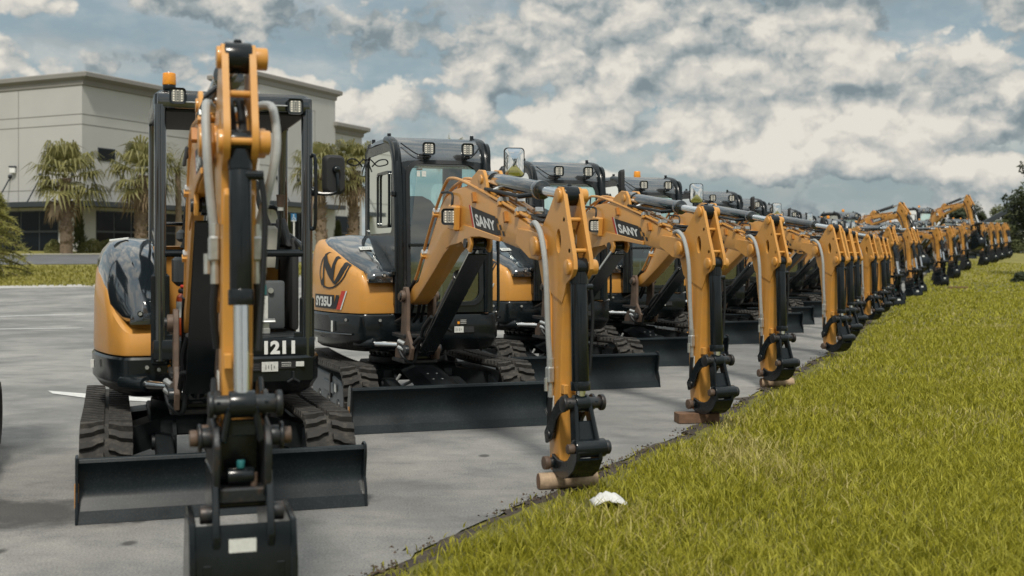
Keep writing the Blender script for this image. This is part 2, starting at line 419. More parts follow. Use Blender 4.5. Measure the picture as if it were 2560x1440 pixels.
def outline_x(out, y):
    xs = [a[0] + (b[0] - a[0]) * (y - a[1]) / (b[1] - a[1]) for a, b in zip(out, out[1:]) if (a[1] - y) * (b[1] - y) <= 0 and a[1] != b[1]]
    return min(xs) if xs else out[0][0]
def densify(out, n=5):
    q = []
    for i in range(len(out) - 1):
        p0 = Vector(out[max(i - 1, 0)]); p1 = Vector(out[i]); p2 = Vector(out[i + 1]); p3 = Vector(out[min(i + 2, len(out) - 1)])
        for k in range(n):
            u = k / n; v = 0.5 * ((2 * p1) + (p2 - p0) * u + (2 * p0 - 5 * p1 + 4 * p2 - p3) * u * u + (3 * p1 - p0 - 3 * p2 + p3) * u ** 3)
            q.append((v.x, v.y))
    q.append(tuple(out[-1])); return q
def shell(out, zb, zt, levels, m, cen, mb=None, z_of=None):
    """body panel: closed outline lifted through levels (t, inset), top height zt(x, y)"""
    mb = mb or MB(); rings = []
    for t, ins in levels:
        r = []
        for (x, y) in out:
            d = Vector((cen[0] - x, cen[1] - y)); L = d.length; d = d / L if L > 1e-6 else d
            top = zt(x, y) if callable(zt) else zt
            r.append((x + d.x * ins, y + d.y * ins, zb + (top - zb) * t))
        rings.append(r)
    mb.loft(rings, m); return mb

OUT_CAB = [(-.27, -.715), (-.50, -.71), (-.575, -.69), (-.63, -.62), (-.70, -.48), (-.785, -.22), (-.835, .08), (-.84, .32), (-.79, .57), (-.66, .78), (-.44, .92), (-.1, .98), (.28, .92), (.56, .74), (.70, .45)]
OUT_OPEN = [(-.30, -.625), (-.46, -.62), (-.525, -.60), (-.575, -.52), (-.635, -.36), (-.70, -.05), (-.715, .18), (-.69, .40), (-.60, .60), (-.40, .74), (-.05, .80), (.28, .74), (.52, .58), (.64, .3)]

def work_lamp(root, c, s, facing=(0, -1, 0), stalk=None, M=None):
    """square LED work lamp: housing with a rim, lens with diodes as sub-part; built facing -Y around c"""
    b = MB(); x, y, z = c
    o1 = rrect(-s / 2, -s / 2, s / 2, s / 2, s * .22, 5); i1 = rrect(-s * .37, -s * .37, s * .37, s * .37, s * .14, 5)
    b.ring_panel([(x + a, y - .012, z + d) for a, d in o1], [(x + a, y - .008, z + d) for a, d in i1], (0, .02, 0), 'black')
    b.loft([[(x + a * .99, y, z + d * .99) for a, d in o1], [(x + a * .8, y + .045, z + d * .8) for a, d in o1]], 'black')
    if stalk:
        b.beam((x, y + .02, z - s * .45), (x + stalk[0], y + stalk[1], z + stalk[2]), .03, .03, 'black')
        b.box((x, y + .015, z - s * .6), (.05, .035, .02), 'steel_dark')
    o = b.build('work_lamp', root, M=M)
    l = MB(); l.poly([(x + a, y - .006, z + d) for a, d in i1][::-1], 'lens')
    for i in range(-1, 2):
        for j in range(-2, 3):
            l.cyl((x + i * s * .24, y - .012, z + j * s * .15), (x + i * s * .24, y - .005, z + j * s * .15), s * .055, 'led', seg=8)
    l.box((x, y - .011, z), (s * .05, .006, s * .62), 'plastic_grey', bev=0)
    l.build('lamp_lens', o)
    return o

def beacon(root, x, y, z, r=.045, h=.11):
    b = MB(); b.cyl((x, y, z), (x, y, z + .03), r * .95, 'black', bev=.004); o = b.build('beacon', root)
    l = MB(); l.cyl((x, y, z + .03), (x, y, z + h), r, 'amber', r1=r * .93, bev=.006, seg=24); l.build('beacon_lens', o); return o

def joystick(root, x, y, z, hgt=.2, lean=0.0):
    b = MB()
    for k in range(4): b.cyl((x, y, z + k * .022), (x, y, z + .02 + k * .022), .055 - k * .009, 'seat_black', r1=.048 - k * .009, seg=16)
    b.tube([(x, y, z + .08), (x + lean * .5, y - .01, z + .12), (x + lean, y - .02, z + hgt)], .016, 'plastic_grey', 8)
    b.sphere((x + lean, y - .02, z + hgt + .02), .026, 'plastic_grey', (1, 1, 1.5), 10, 8)
    return b.build('control_lever', root)

def seat(root, x, y, z):
    b = MB(); b.box((x, y, z), (.46, .46, .12), 'seat_black', bev=.05, seg=3); o = b.build('operator_seat', root)
    k = MB(); t = [(y + .18, z), (y + .30, z), (y + .40, z + .66), (y + .36, z + .72), (y + .29, z + .68)]
    rings = []
    for dz, hw, yy in ((0, .2, .2), (.1, .235, .215), (.4, .235, .27), (.56, .21, .3), (.64, .15, .315), (.68, .07, .32)):
        rings.append([(x + a, y + yy + d, z + dz) for a, d in rrect(-hw, -.05, hw, .05, .045, 3)])
    k.loft(rings, 'seat_black'); k.build('backrest', o); return o

def mirror(root, x, y, z, face, w=.17, h=.25, arm=None):
    """door mirror: shell turned by angle face about Z, silvered glass on its -Y side"""
    M = Matrix.Translation((x, y, z)) @ Matrix.Rotation(face, 4, 'Z')
    b = MB(); o1 = rrect(-w / 2, -h / 2, w / 2, h / 2, .035, 4)
    b.loft([[(a, -.012, d) for a, d in o1], [(a * 1.02, .0, d * 1.01) for a, d in o1], [(a * .96, .03, d * .97) for a, d in o1], [(a * .8, .045, d * .85) for a, d in o1]], 'seat_black')
    o = b.build('mirror', root, M=M)
    g = MB(); Rm = 1.1; rings = [[(a * .91 * t, -.014 - (1 - t * t) * w * w / (2.6 * Rm), d * .94 * t) for a, d in o1] for t in (1, .8, .6, .4, .2, .02)]
    g.loft(rings, 'mirror_silver', cap0=False); g.build('mirror_glass', o, 180)
    if arm:
        k = MB(); k.tube(arm, .012, 'black', 8); k.sphere(arm[0], .03, 'black'); k.sphere(arm[-1], .026, 'black'); k.build('mirror_arm', root)
    return o

# boom profile in (u, z): u = distance ahead of the slew centre, measured in the standard pose
U0, Z0 = 1.18, 1.09           # boom foot pin
TIP = (4.0, 1.5)              # boom tip / arm pivot
BOOM = [(1.10, 1.09), (1.12, 1.15), (1.22, 1.175), (1.40, 1.225), (1.71, 1.55), (1.98, 1.82), (2.12, 1.895), (2.31, 1.945), (2.55, 1.955), (2.9, 1.895), (3.2, 1.815), (3.74, 1.655), (3.98, 1.58), (4.06, 1.54), (4.08, 1.48), (4.03, 1.43), (3.9, 1.43), (3.72, 1.47), (3.3, 1.535), (2.915, 1.575), (2.7, 1.575), (2.45, 1.53), (2.25, 1.52), (2.06, 1.45), (1.77, 1.29), (1.37, 1.085), (1.2, 1.02), (1.12, 1.035)]
ARM = [(4.20, 1.83), (4.225, 1.86), (4.28, 1.87), (4.315, 1.84), (4.40, 1.6), (4.47, 1.42), (4.475, 1.36), (4.44, 1.31), (4.36, 1.27), (4.31, 1.15), (4.275, .9), (4.24, .3), (4.25, .13), (4.22, .08), (4.15, .07), (4.10, .12), (4.08, .3), (4.06, .9), (4.0, 1.25), (3.93, 1.42), (3.925, 1.52), (3.97, 1.6), (4.08, 1.7)]
def rot2(p, o, a):
    c, s = math.cos(a), math.sin(a); du, dz = p[0] - o[0], p[1] - o[1]
    return (o[0] + du * c - dz * s, o[1] + du * s + dz * c)

def resample_angle(poly, cen, n):
    """points of a star-shaped polygon seen from cen at n equal angles"""
    res = []
    for k in range(n):
        a = 2 * PI * k / n; d = Vector((math.cos(a), math.sin(a))); best = None
        for i in range(len(poly)):
            p = Vector(poly[i]) - Vector(cen); q = Vector(poly[(i + 1) % len(poly)]) - Vector(cen); e = q - p
            den = d.x * e.y - d.y * e.x
            if abs(den) < 1e-9: continue
            t = (p.x * e.y - p.y * e.x) / den; s = (p.x * d.y - p.y * d.x) / den
            if t > 0 and -1e-6 <= s <= 1 + 1e-6 and (best is None or t < best): best = t
        res.append((cen[0] + d.x * best, cen[1] + d.y * best))
    return res

def hyd_cylinder(name, root, p0, p1, r, rod_r, barrel, M, m='black_gloss', flip=False):
    """hydraulic ram between two pins (u,z) in the boom plane; the chromed rod is a sub-part"""
    a = Vector((0, -p0[0], p0[1])); b = Vector((0, -p1[0], p1[1])); d = (b - a); L = d.length; d.normalize()
    e = a + d * (L * barrel)
    c = MB(); c.cyl(a + d * .05, e, r, m, seg=24, bev=.004); c.cyl(e - d * .05, e + d * .006, r * 1.14, m, seg=24, bev=.004)
    c.cyl((-.05, a.y, a.z), (.05, a.y, a.z), r * 1.1, m, bev=.004)
    c.cyl(a + d * .03, a + d * .1, r * 1.08, m)
    o = c.build(name, root, M=M)
    k = MB(); k.cyl(e, b - d * .04, rod_r, 'chrome', seg=20); k.cyl((-.045, b.y, b.z), (.045, b.y, b.z), rod_r * 1.75, m, bev=.004)
    k.build('rod', o); return o, a, b, e, d

def front_gear(root, sc=1.0, p=0.0, q=0.0, swing=0.0, bx=-.2, foot=None, lug=(4.40, 1.37), link=(4.43, .55), bucket=False,
               logo=True, hose='hose_grey', barrel=None, u_sw=.95, lamp=True, arm_end=0.03, valve=.70, bulge=.105, bulge_l=None, bc_r=.053):
    """swing post, boom, arm, rams, links, hoses; p raises the boom, q turns the arm (radians)"""
    foot = foot or (U0, Z0)
    MS = Matrix.Translation((bx, -u_sw, 0)) @ Matrix.Rotation(swing, 4, 'Z') @ Matrix.Translation((0, u_sw, 0))
    S = Matrix.Scale(sc, 4)
    to_foot = lambda pt: (foot[0] + (pt[0] - U0) * sc, foot[1] + (pt[1] - Z0) * sc)
    boom_pt = lambda pt: rot2(to_foot(pt), foot, p)
    tip = boom_pt(TIP)
    arm_pt = lambda pt: rot2((tip[0] + (pt[0] - TIP[0]) * sc, tip[1] + (pt[1] - TIP[1]) * sc), tip, q)
    MBo = MS @ Matrix.Translation((0, -foot[0], foot[1])) @ Matrix.Rotation(-p, 4, 'X') @ S @ Matrix.Translation((0, U0, -Z0))
    MA = MS @ Matrix.Translation((0, -tip[0], tip[1])) @ Matrix.Rotation(-q, 4, 'X') @ S @ Matrix.Translation((0, TIP[0], -TIP[1]))
    yz = lambda L: [(-a, b) for a, b in L]
    # swing post
    s = MB(); fu, fz = foot
    for sx in (-1, 1):
        s.prism(yz([(fu - .07, fz + .02), (fu - .04, fz + .08), (fu + .04, fz + .08), (fu + .08, fz), (fu + .07, .8), (fu + .2, .66), (fu + .16, .56), (fu - .28, .55), (fu - .28, .66), (fu - .12, .72), (fu - .09, .9)]), sx * .115 - .016, sx * .115 + .016, 'casting', .005)
        s.cyl((sx * .1, -fu, fz), (sx * .165, -fu, fz), .05, 'casting', bev=.006); s.cyl((sx * .16, -fu, fz), (sx * .18, -fu, fz), .032, 'steel_dark')
    s.cyl((0, -fu + .22, .5), (0, -fu + .22, .76), .095, 'satin', bev=.008)
    for z in (.52, .735): s.prism([(-fu + .32, z), (-fu - .05, z), (-fu - .05, z + .035), (-fu + .32, z + .035)], -.15, .15, 'steel_dark', .008)
    s.box((0, -fu + .03, .64), (.22, .1, .2), 'black', bev=.02)
    s.cyl((-.16, -fu - .1, .64), (.16, -fu - .1, .64), .045, 'black', bev=.005)
    s.build('swing_post', root, M=MS)
    # swing ram
    k = MB(); k.cyl((bx - .40, -.56, .66), (bx - .27, -.735, .66), .05, 'black', bev=.005); o = k.build('swing_cylinder', root)
    k = MB(); k.cyl((bx - .29, -.71, .66), (bx - .09, -.97, .66), .028, 'chrome'); k.sphere((bx - .08, -.985, .66), .045, 'steel_dark'); k.build('rod', o)
    # boom
    w = .076; b = MB()
    b.prism(yz(BOOM), -w, w, 'orange', .012, seg=2)
    ins = [rot2((2.75 + (u - 2.75) * .93, 1.66 + (z - 1.66) * .80), (2.7, 1.7), 0) for u, z in BOOM]
    # welded belly strip and gussets
    for sx in (-1, 1):
        b.prism(yz([(2.13, 1.49), (2.25, 1.53), (2.42, 1.63), (2.55, 1.67), (2.75, 1.645), (3.3, 1.565), (3.3, 1.535), (2.9, 1.575), (2.7, 1.575), (2.45, 1.53), (2.25, 1.515)]), sx * (w + .006) - .006, sx * (w + .006) + .006, 'orange', .003)
        b.prism(yz([(3.66, 1.62), (3.9, 1.6), (4.07, 1.56), (4.09, 1.47), (4.0, 1.41), (3.86, 1.42), (3.62, 1.52)]), sx * (w + .012) - .012, sx * (w + .012) + .012, 'orange', .006)
        b.cyl((sx * w, -TIP[0], TIP[1]), (sx * (w + .06), -TIP[0], TIP[1]), .062, 'orange', bev=.006)
        b.prism(yz([(2.60, 1.93), (2.72, 2.02), (2.84, 2.06), (2.94, 2.05), (3.0, 1.98), (3.02, 1.9), (3.1, 1.84), (2.7, 1.9)]), sx * .062 - .013, sx * .062 + .013, 'orange', .005)
        b.cyl((sx * .06, -2.9, 1.985), (sx * .086, -2.9, 1.985), .035, 'orange', bev=.004)
        b.prism(yz([(2.34, 1.57), (2.46, 1.56), (2.68, 1.46), (2.72, 1.52), (2.70, 1.6), (2.45, 1.62)]), sx * .075 - .012, sx * .075 + .012, 'orange', .005)
        for (u, z) in ((2.79, 1.86), (3.42, 1.70)): b.box((sx * (w + .012), -u, z), (.03, .035, .075), 'orange_dark', (-.3, 'X'), .003)
    b.cyl((-.1, -2.62, 1.53), (.1, -2.62, 1.53), .035, 'steel_dark')
    boom = b.build('boom', root, M=MBo)
    pipes = [[(1.30, 1.22), (1.42, 1.33), (1.72, 1.66), (1.93, 1.86), (2.12, 2.0), (2.25, 2.02), (2.5, 1.985), (3.0, 1.87), (3.62, 1.715), (3.8, 1.68)],
             [(1.30, 1.20), (1.45, 1.34), (1.74, 1.65), (2.0, 1.885), (2.3, 1.98), (2.55, 1.975), (3.0, 1.875), (3.55, 1.725)]]
    for sx, k, ln in ((-1, 0, .072), (-1, 1, .035), (1, 0, .05), (1, 1, .08)):
        h = MB(); h.tube([(sx * ln, -u, z + .012) for u, z in pipes[k]], .0125, 'orange', 8, 3); h.build('hydraulic_pipe', boom)
    for (u, z) in ((1.55, 1.44), (1.86, 1.77), (3.30, 1.80), (3.62, 1.72)):
        h = MB(); sl = -.3 if u > 2 else .8
        h.box((-.06, -u, z + .02), (.07, .05, .035), 'zinc', (sl, 'X'), .004); h.box((-.06, -u, z - .005), (.08, .045, .03), 'orange', (sl, 'X'), .003)
        if u > 2: h.box((.065, -u, z + .02), (.06, .05, .035), 'zinc', (sl, 'X'), .004)
        h.build('pipe_clamp', boom)
    if logo:
        A0, A1, B0, B1 = [Vector((a, c)) for a, c in ((2.71, 1.80), (2.80, 1.62), (3.27, 1.70), (3.35, 1.565))]
        for sx in (-1, 1):
            x = sx * (w + .002)
            def f(a, c, sx=sx, x=x):
                a2 = a if sx < 0 else 1 - a
                pt = A1.lerp(B1, a2).lerp(A0.lerp(B0, a2), c); return (x, -pt.x, pt.y)
            fx = lambda d: (lambda a, c: tuple(Vector(f(a, c)) + Vector((sx * d, 0, 0))))
            t = MB()
            e0 = (lambda a: a) if sx < 0 else (lambda a: 1 - a)
            def quad(a0, a1, c0, c1, m, d, sk=0.0):
                pts = [(a0, c0), (a1, c0), (a1 + sk, c1), (a0 + sk, c1)]
                P3 = [fx(d)(e0(a), c) for a, c in pts]
                t.poly(P3 if sx < 0 else P3[::-1], m)
            quad(.0, .86, .02, .98, 'ink', .001)
            quad(-.10, -.035, .0, 1.02, 'red', .001); quad(-.035, 0, .0, 1.02, 'label', .001)
            for i, (a, c) in enumerate(((.87, .66), (.94, .36), (.87, .06), (1.0, .06))): quad(a, a + .065, c, c + .26, 'ink', .001)
            v, fc = text2d('SANY', .04, .72, .52)
            t.mesh2d([(a + .08, c + .22) for a, c in v], fc, fx(.0025), 'white')
            t.build('boom_decal', boom)
    # black hoses from the post up the boom back, electric lead to the lamp
    for k, (x0, dz) in enumerate(((-.075, 0), (-.03, .02), (.03, 0), (.075, .02))):
        h = MB(); h.tube([(x0 * 1.5, -U0 + .30, .86), (x0, -U0 + .12, .94 + dz), (x0, -1.16, 1.13 + dz), (x0, -1.31, 1.235)], .016, 'hose', 8); h.build('hose', boom)
    h = MB(); h.tube([(-.09, -2.06, 1.93), (-.1, -2.22, 1.925), (-.105, -2.36, 1.9), (-.12, -2.385, 1.80)], .010, 'hose', 8)
    if lamp: h.box((-.105, -2.395, 1.725), (.05, .17, .19), 'orange', (.12, 'X'), .012)
    h.build('lamp_bracket', boom)
    if lamp: work_lamp(root, (-.155, -2.44, 1.73), .125, M=MBo @ Matrix.Translation((-.155, -2.44, 1.73)) @ Matrix.Rotation(R(-24), 4, 'Z') @ Matrix.Translation((.155, 2.44, -1.73)))
    # boom ram with guard
    pa = (fu + .1, .64); pb = boom_pt((2.62, 1.53))
    o, a, c, e, d = hyd_cylinder('boom_cylinder', root, pa, pb, .05 * sc, .03 * sc, .72, MS, 'black')
    g = MB(); n = Vector((0, d.z, -d.y));
    if n.z > 0: n = -n
    g.beam(a + d * .12 + n * .075, c - d * .03 + n * .075, .15, .014, 'black', .004, up=n); g.build('cylinder_guard', o)
    h = MB(); h.tube([a + d * .55 + Vector((-.07, 0, 0)), a + d * .4 + Vector((-.09, .03, -.02)), a + d * .25 + Vector((-.08, 0, -.03)), a + d * .02 + Vector((-.07, -.07, .02)), a + Vector((-.085, -.03, -.1)), a + Vector((-.15, .07, -.06)), a + Vector((-.17, .13, .02))], .015, 'hose', 8)
    h.tube([a + d * .28 + Vector((-.05, 0, -.05)), a + d * .22 + Vector((-.09, -.04, 0)), a + Vector((-.1, -.07, .05)), a + Vector((-.12, -.02, -.02)), a + Vector((-.17, .13, .07))], .015, 'hose', 8)
    for z in (.02, .07): h.cyl(a + Vector((-.17, .13, z)), a + Vector((-.135, .06, z - .02)), .02, 'zinc', seg=10)
    h.build('hose', o)
    # arm
    a_ = MB(); hw = .066; AZ = lambda z: z if z > 1.0 else 1.0 - (1.0 - z) * (.87 - arm_end) / .87
    low = [pt for pt in ARM if pt[1] < 1.30] ; low = [(4.36, 1.27), (4.31, 1.15), (4.275, .9), (4.24, .3), (4.25, .13), (4.22, .08), (4.15, .07), (4.10, .12), (4.08, .3), (4.06, .9), (4.0, 1.25), (4.06, 1.34), (4.2, 1.36)]
    low = [(u, AZ(z)) for u, z in low]
    a_.prism(yz(low), -hw + .006, hw - .006, 'orange', .012, seg=2)
    up = [(u + (lug[0] - 4.40 if 1.25 < z < 1.5 and u > 4.3 else 0), z + (lug[1] - 1.37 if 1.25 < z < 1.5 and u > 4.3 else 0)) for u, z in ARM if z > 1.0]
    cen = (4.25, 1.53); hole = [(cen[0] + .035 * math.cos(t), cen[1] + .075 * math.sin(t)) for t in [2 * PI * k / 48 for k in range(48)]]
    outer = resample_angle(up, cen, 48)
    for sx in (-1, 1):
        x = sx * (hw - .013)
        a_.ring_panel([(x - .013, -u, z) for u, z in outer], [(x - .013, -u, z) for u, z in hole], (.026, 0, 0), 'orange')
        a_.cyl((sx * .05, -4.26, 1.81), (sx * (.115 if sx > 0 else .082), -4.26, 1.81), .045, 'orange', bev=.005)
        a_.cyl((sx * .04, -lug[0], lug[1]), (sx * (.115 if sx > 0 else .085), -lug[0], lug[1]), .048, 'orange', bev=.006)
        a_.cyl((sx * .05, -TIP[0], TIP[1]), (sx * .082, -TIP[0], TIP[1]), .07, 'orange')
        a_.prism(yz([(4.06, 1.2), (4.09, 1.28), (4.13, 1.2), (4.14, .85), (4.11, .8), (4.08, .85)]), sx * (hw - .004) - .006, sx * (hw - .004) + .006, 'orange', .002)
        a_.cyl((sx * .06, -4.19, AZ(.13)), (sx * .085, -4.19, AZ(.13)), .05, 'orange_dark', bev=.005)
        a_.box((sx * .04, -4.285, .62), (.03, .05, .06), 'orange', bev=.004)
    for (u, z) in ((4.33, 1.66), (4.41, 1.47)): a_.cyl((-hw, -u, z), (hw, -u, z), .014, 'orange', seg=10)
    arm = a_.build('arm', root, M=MA)
    k = MB(); k.cyl((-.13, -4.19, AZ(.13)), (.11, -4.19, AZ(.13)), .032, 'steel_dark', bev=.004); k.cyl((-.14, -4.19, AZ(.13)), (-.105, -4.19, AZ(.13)), .042, 'casting', bev=.004); k.build('pivot_pin', arm)
    k = MB(); k.box((-hw - .001, -4.15, .52), (.004, .06, .10), 'label', bev=0); k.build('warning_label', arm)
    for sx in (-1, 1):
        h = MB(); x = sx * bulge if sx > 0 or bulge_l is None else -bulge_l; vd = valve - .70
        h.tube([(sx * .07, -3.84, 1.64 + vd * .05), (x, -3.98, 1.645 + vd * .05), (x + sx * .012, -4.10, 1.56 + vd * .12), (x + sx * .012, -4.17, 1.35 + vd * .3), (x * .55 + sx * .045, -4.17, 1.0 + vd * .8), (sx * .082, -4.16, .76 + vd)], .018, hose, 10, 5)
        h.build('arm_hose', arm)
        h = MB(); h.box((sx * .085, -4.16, .70 + vd), (.042, .06, .1), 'zinc', bev=.008); h.cyl((sx * .08, -4.16, .56 + vd), (sx * .08, -4.16, .66 + vd), .018, 'zinc', seg=10); h.cyl((sx * .08, -4.16, .74 + vd), (sx * .08, -4.16, .8 + vd), .024, 'zinc', seg=10); h.cyl((sx * .11, -4.16, .60 + vd), (sx * .11, -4.16, .68 + vd), .014, 'zinc', seg=8); h.tube([(sx * .08, -4.16, .57 + vd), (sx * .085, -4.15, .45 + vd), (sx * .07, -4.12, .3 + vd)], .015, 'hose', 8); h.build('valve_block', arm)
    for k in range(2):
        h = MB(); x = -.02 + .04 * k
        h.tube([(x, -3.7, 1.70), (x, -3.9, 1.66 + .03 * k), (x, -4.1, 1.66), (x, -4.25, 1.55), (x, -4.33, 1.40), (x, -4.36, 1.2)], .016, 'hose', 8); h.build('hose', arm)
    # arm ram
    o, a, c, e, d = hyd_cylinder('arm_cylinder', root, boom_pt((2.9, 1.985)), arm_pt((4.26, 1.81)), .056 * sc, .032 * sc, .69, MS)
    h = MB(); n = Vector((-.07, 0, -.06))
    h.tube([a + n + d * .08, a + n + d * .5, a + n + d * .72], .013, 'hose', 8, 2); h.cyl(a + n + d * .72, e - d * .04 + Vector((-.02, 0, -.03)), .018, 'black', seg=10); h.cyl(a + n + d * .25, a + d * .27 + Vector((-.02, 0, -.03)), .016, 'zinc', seg=10); h.build('hydraulic_line', o)
    k = MB(); k.cyl((-.05, c.y, c.z), (.05, c.y, c.z), .062 * sc, 'black', seg=20, bev=.006); k.box((0, c.y - .0, c.z + .062 * sc), (.03, .03, .02), 'black'); k.build('rod_eye', o)
    # bucket ram on the arm
    pl = arm_pt(link)
    L = math.dist(arm_pt(lug), pl)
    o, a, c, e, d = hyd_cylinder('bucket_cylinder', root, arm_pt(lug), pl, bc_r * sc, .03 * sc, barrel or .9, MS, 'black')
    h = MB(); h.tube([a + d * .12 + Vector((.07, -.02, 0)), a + d * .3 + Vector((.085, -.01, 0)), a + d * (L * .8) + Vector((.06, 0, 0))], .011, 'hose', 8); h.cyl(a + d * .12 + Vector((.0, -.02, 0)), a + d * .12 + Vector((.08, -.02, 0)), .018, 'black', seg=10); h.build('hydraulic_line', o)
    # links and coupler
    lu, lz = link
    k = MB()
    for sx in (-1, 1):
        k.prism(yz([(lu + .04, lz + .01), (lu - .02, lz + .055), (lu - .13, lz + .01), (4.24, .50 + arm_end * .3), (4.10, .33 + arm_end * .3), (4.12, .26 + arm_end * .3), (4.21, .30 + arm_end * .3), (4.27, .42 + arm_end * .3), (lu - .1, lz - .07), (lu, lz - .04)]), sx * .088 - .012, sx * .088 + .012, 'black', .006)
    k.cyl((-.11, -4.17, .33), (.11, -4.17, .33), .028, 'steel_dark', bev=.004); k.build('rocker_link', root, M=MA)
    k = MB(); k.cyl((-.115, -lu, lz), (.15, -lu, lz), .036, 'steel_dark', bev=.006); k.cyl((.125, -lu, lz), (.15, -lu, lz), .05, 'steel_dark', bev=.006); k.cyl((-.125, -lu, lz), (-.105, -lu, lz), .05, 'steel_dark', bev=.006)
    bu, bz = (4.51, .29) if not bucket else (4.44, .14 + arm_end)
    for sx in (-1, 1): k.beam((sx * .045, -lu, lz), (sx * .07, -bu, bz), .026, .085, 'black', .008, up=(0, 1, 0))
    k.beam((0, -(lu + (bu - lu) * .40), lz + (bz - lz) * .40), (0, -(lu + (bu - lu) * .86), lz + (bz - lz) * .86), .11, .03, 'black', .006, up=(0, 1, 0))
    k.build('bucket_link', root, M=MA)
    k = MB()
    if not bucket:
        bz -= .035; k.cyl((-.085, -bu, bz), (.12, -bu, bz), .056, 'black', bev=.01); k.cyl((-.125, -bu, bz), (-.08, -bu, bz), .03, 'casting', bev=.005); k.cyl((.12, -bu, bz), (.15, -bu, bz), .043, 'steel_dark', bev=.006)
        arc = [(4.56, .27), (4.558, .19), (4.51, .12), (4.43, .07), (4.34, .048), (4.26, .052), (4.2, .07), (4.19, .18), (4.28, .155), (4.36, .155), (4.42, .175), (4.46, .21), (4.47, .27)]
        for sx in (-1, 1): k.prism(yz(arc), sx * .075 - .012, sx * .075 + .012, 'black', .004)
        k.prism(yz([(4.556, .19), (4.51, .12), (4.43, .07), (4.34, .048), (4.34, .07), (4.42, .092), (4.49, .14), (4.535, .2)]), -.075, .075, 'black', 0)
        k.build('coupler', root, M=MA @ Matrix.Translation((0, 0, .035)))
    else:
        z0 = -.05
        for sx in (-1, 1):
            k.prism(yz([(4.14, .17), (4.2, .20), (4.35, .22), (4.5, .20), (4.55, .13), (4.52, z0), (4.45, z0 - .06), (4.15, z0 - .05), (4.1, .06)]), sx * .095 - .014, sx * .095 + .014, 'steel_dark', .006)
            k.cyl((sx * .1, -4.45, .15), (sx * .16, -4.45, .15), .04, 'steel_dark', bev=.006); k.cyl((sx * .145, -4.45, .15), (sx * .16, -4.45, .15), .055, 'steel_dark', bev=.006); k.cyl((sx * .16, -4.45, .15), (sx * .19, -4.45, .15), .032, 'casting', bev=.004)
        k.cyl((-.05, -4.44, .0), (.05, -4.44, .0), .032, 'black', bev=.004); k.cyl((0, -4.45, .03), (0, -4.45, .06), .016, 'label_teal', bev=.004); k.box((0, -4.30, .05), (.16, .03, .24), 'black', bev=.006); k.box((0, -4.36, -.10), (.19, .16, .05), 'black', bev=.008)
        k.cyl((.05, -4.45, -.05), (.05, -4.45, .01), .014, 'casting', seg=10); k.box((0, -4.44, -.07), (.2, .1, .06), 'steel_dark', bev=.008)
        k.build('quick_coupler', root, M=MA @ Matrix.Translation((0, .05, arm_end)))
        k = MB(); bw = .185
        prof = [(4.56, -.16), (4.60, -.32), (4.58, -.46), (4.5, -.56), (4.36, -.60), (4.05, -.585), (4.05, -.57), (4.35, -.575), (4.47, -.54), (4.55, -.45), (4.57, -.32), (4.535, -.165)]
        k.prism(yz(prof), -bw, bw, 'black', 0)
        for sx in (-1, 1):
            k.prism(yz([(4.56, -.15), (4.61, -.32), (4.59, -.47), (4.5, -.57), (4.36, -.615), (4.02, -.60), (4.06, -.5), (4.2, -.2), (4.3, -.13)]), sx * bw - .013, sx * bw + .013, 'black', .005)
            k.prism(yz([(4.12, .02), (4.5, .03), (4.56, -.1), (4.60, -.2), (4.56, -.3), (4.3, -.3), (4.12, -.12)]), sx * .10 - .014, sx * .10 + .014, 'black', .005)
            k.cyl((sx * .10, -4.5, -.13), (sx * .155, -4.5, -.13), .035, 'steel_dark', bev=.004)
            k.prism(yz([(4.575, -.3), (4.6, -.3), (4.6, -.5), (4.5, -.585), (4.48, -.57), (4.57, -.47)]), sx * (bw - .05) - .015, sx * (bw - .05) + .015, 'black', .002)
        for x in (-.18, -.06, .06, .18): k.prism(yz([(4.08, -.61), (4.08, -.57), (3.93, -.605)]), x - .025, x + .025, 'steel_dark', .003)
        bk = k.build('bucket', root, M=MA @ Matrix.Translation((0, .05, arm_end)))
        k = MB(); k.box((-.005, -4.585, -.235), (.10, .004, .05), 'label', bev=0); k.build('label_plate', bk)
    return boom
# ------------------------------------------------------------------ cab excavator
LV = [(0, .0), (.05, -.004), (.55, .0), (.8, .012), (.92, .035), (.98, .065), (1.0, .10)]
def side_map(out, zb, zt):
    """(s, z) on the flank -> 3-D; s = metres back from the front-left corner along the outline"""
    d = densify(out, 6); acc = [0.0]
    for a, b in zip(d, d[1:]): acc.append(acc[-1] + math.dist(a, b))
    k0 = min(range(len(d)), key=lambda i: math.dist(d[i], (-.575, -.69))); s0 = acc[k0]
    def f(s, z, off=.005):
        t = s0 + s
        for i in range(len(d) - 1):
            if acc[i + 1] >= t: break
        u = (t - acc[i]) / max(1e-6, acc[i + 1] - acc[i])
        x = d[i][0] + (d[i + 1][0] - d[i][0]) * u; y = d[i][1] + (d[i + 1][1] - d[i][1]) * u
        tx, ty = d[min(i + 2, len(d) - 1)][0] - d[max(i - 1, 0)][0], d[min(i + 2, len(d) - 1)][1] - d[max(i - 1, 0)][1]
        n = Vector((ty, -tx)).normalized() * -1
        if n.x > 0 and y < .5: n = -n
        ins = lerp(LV, max(0, min(1, (z - zb) / (zt(x, y) - zb))))
        return (x + n.x * (off - ins), y + n.y * (off - ins), z)
    return f

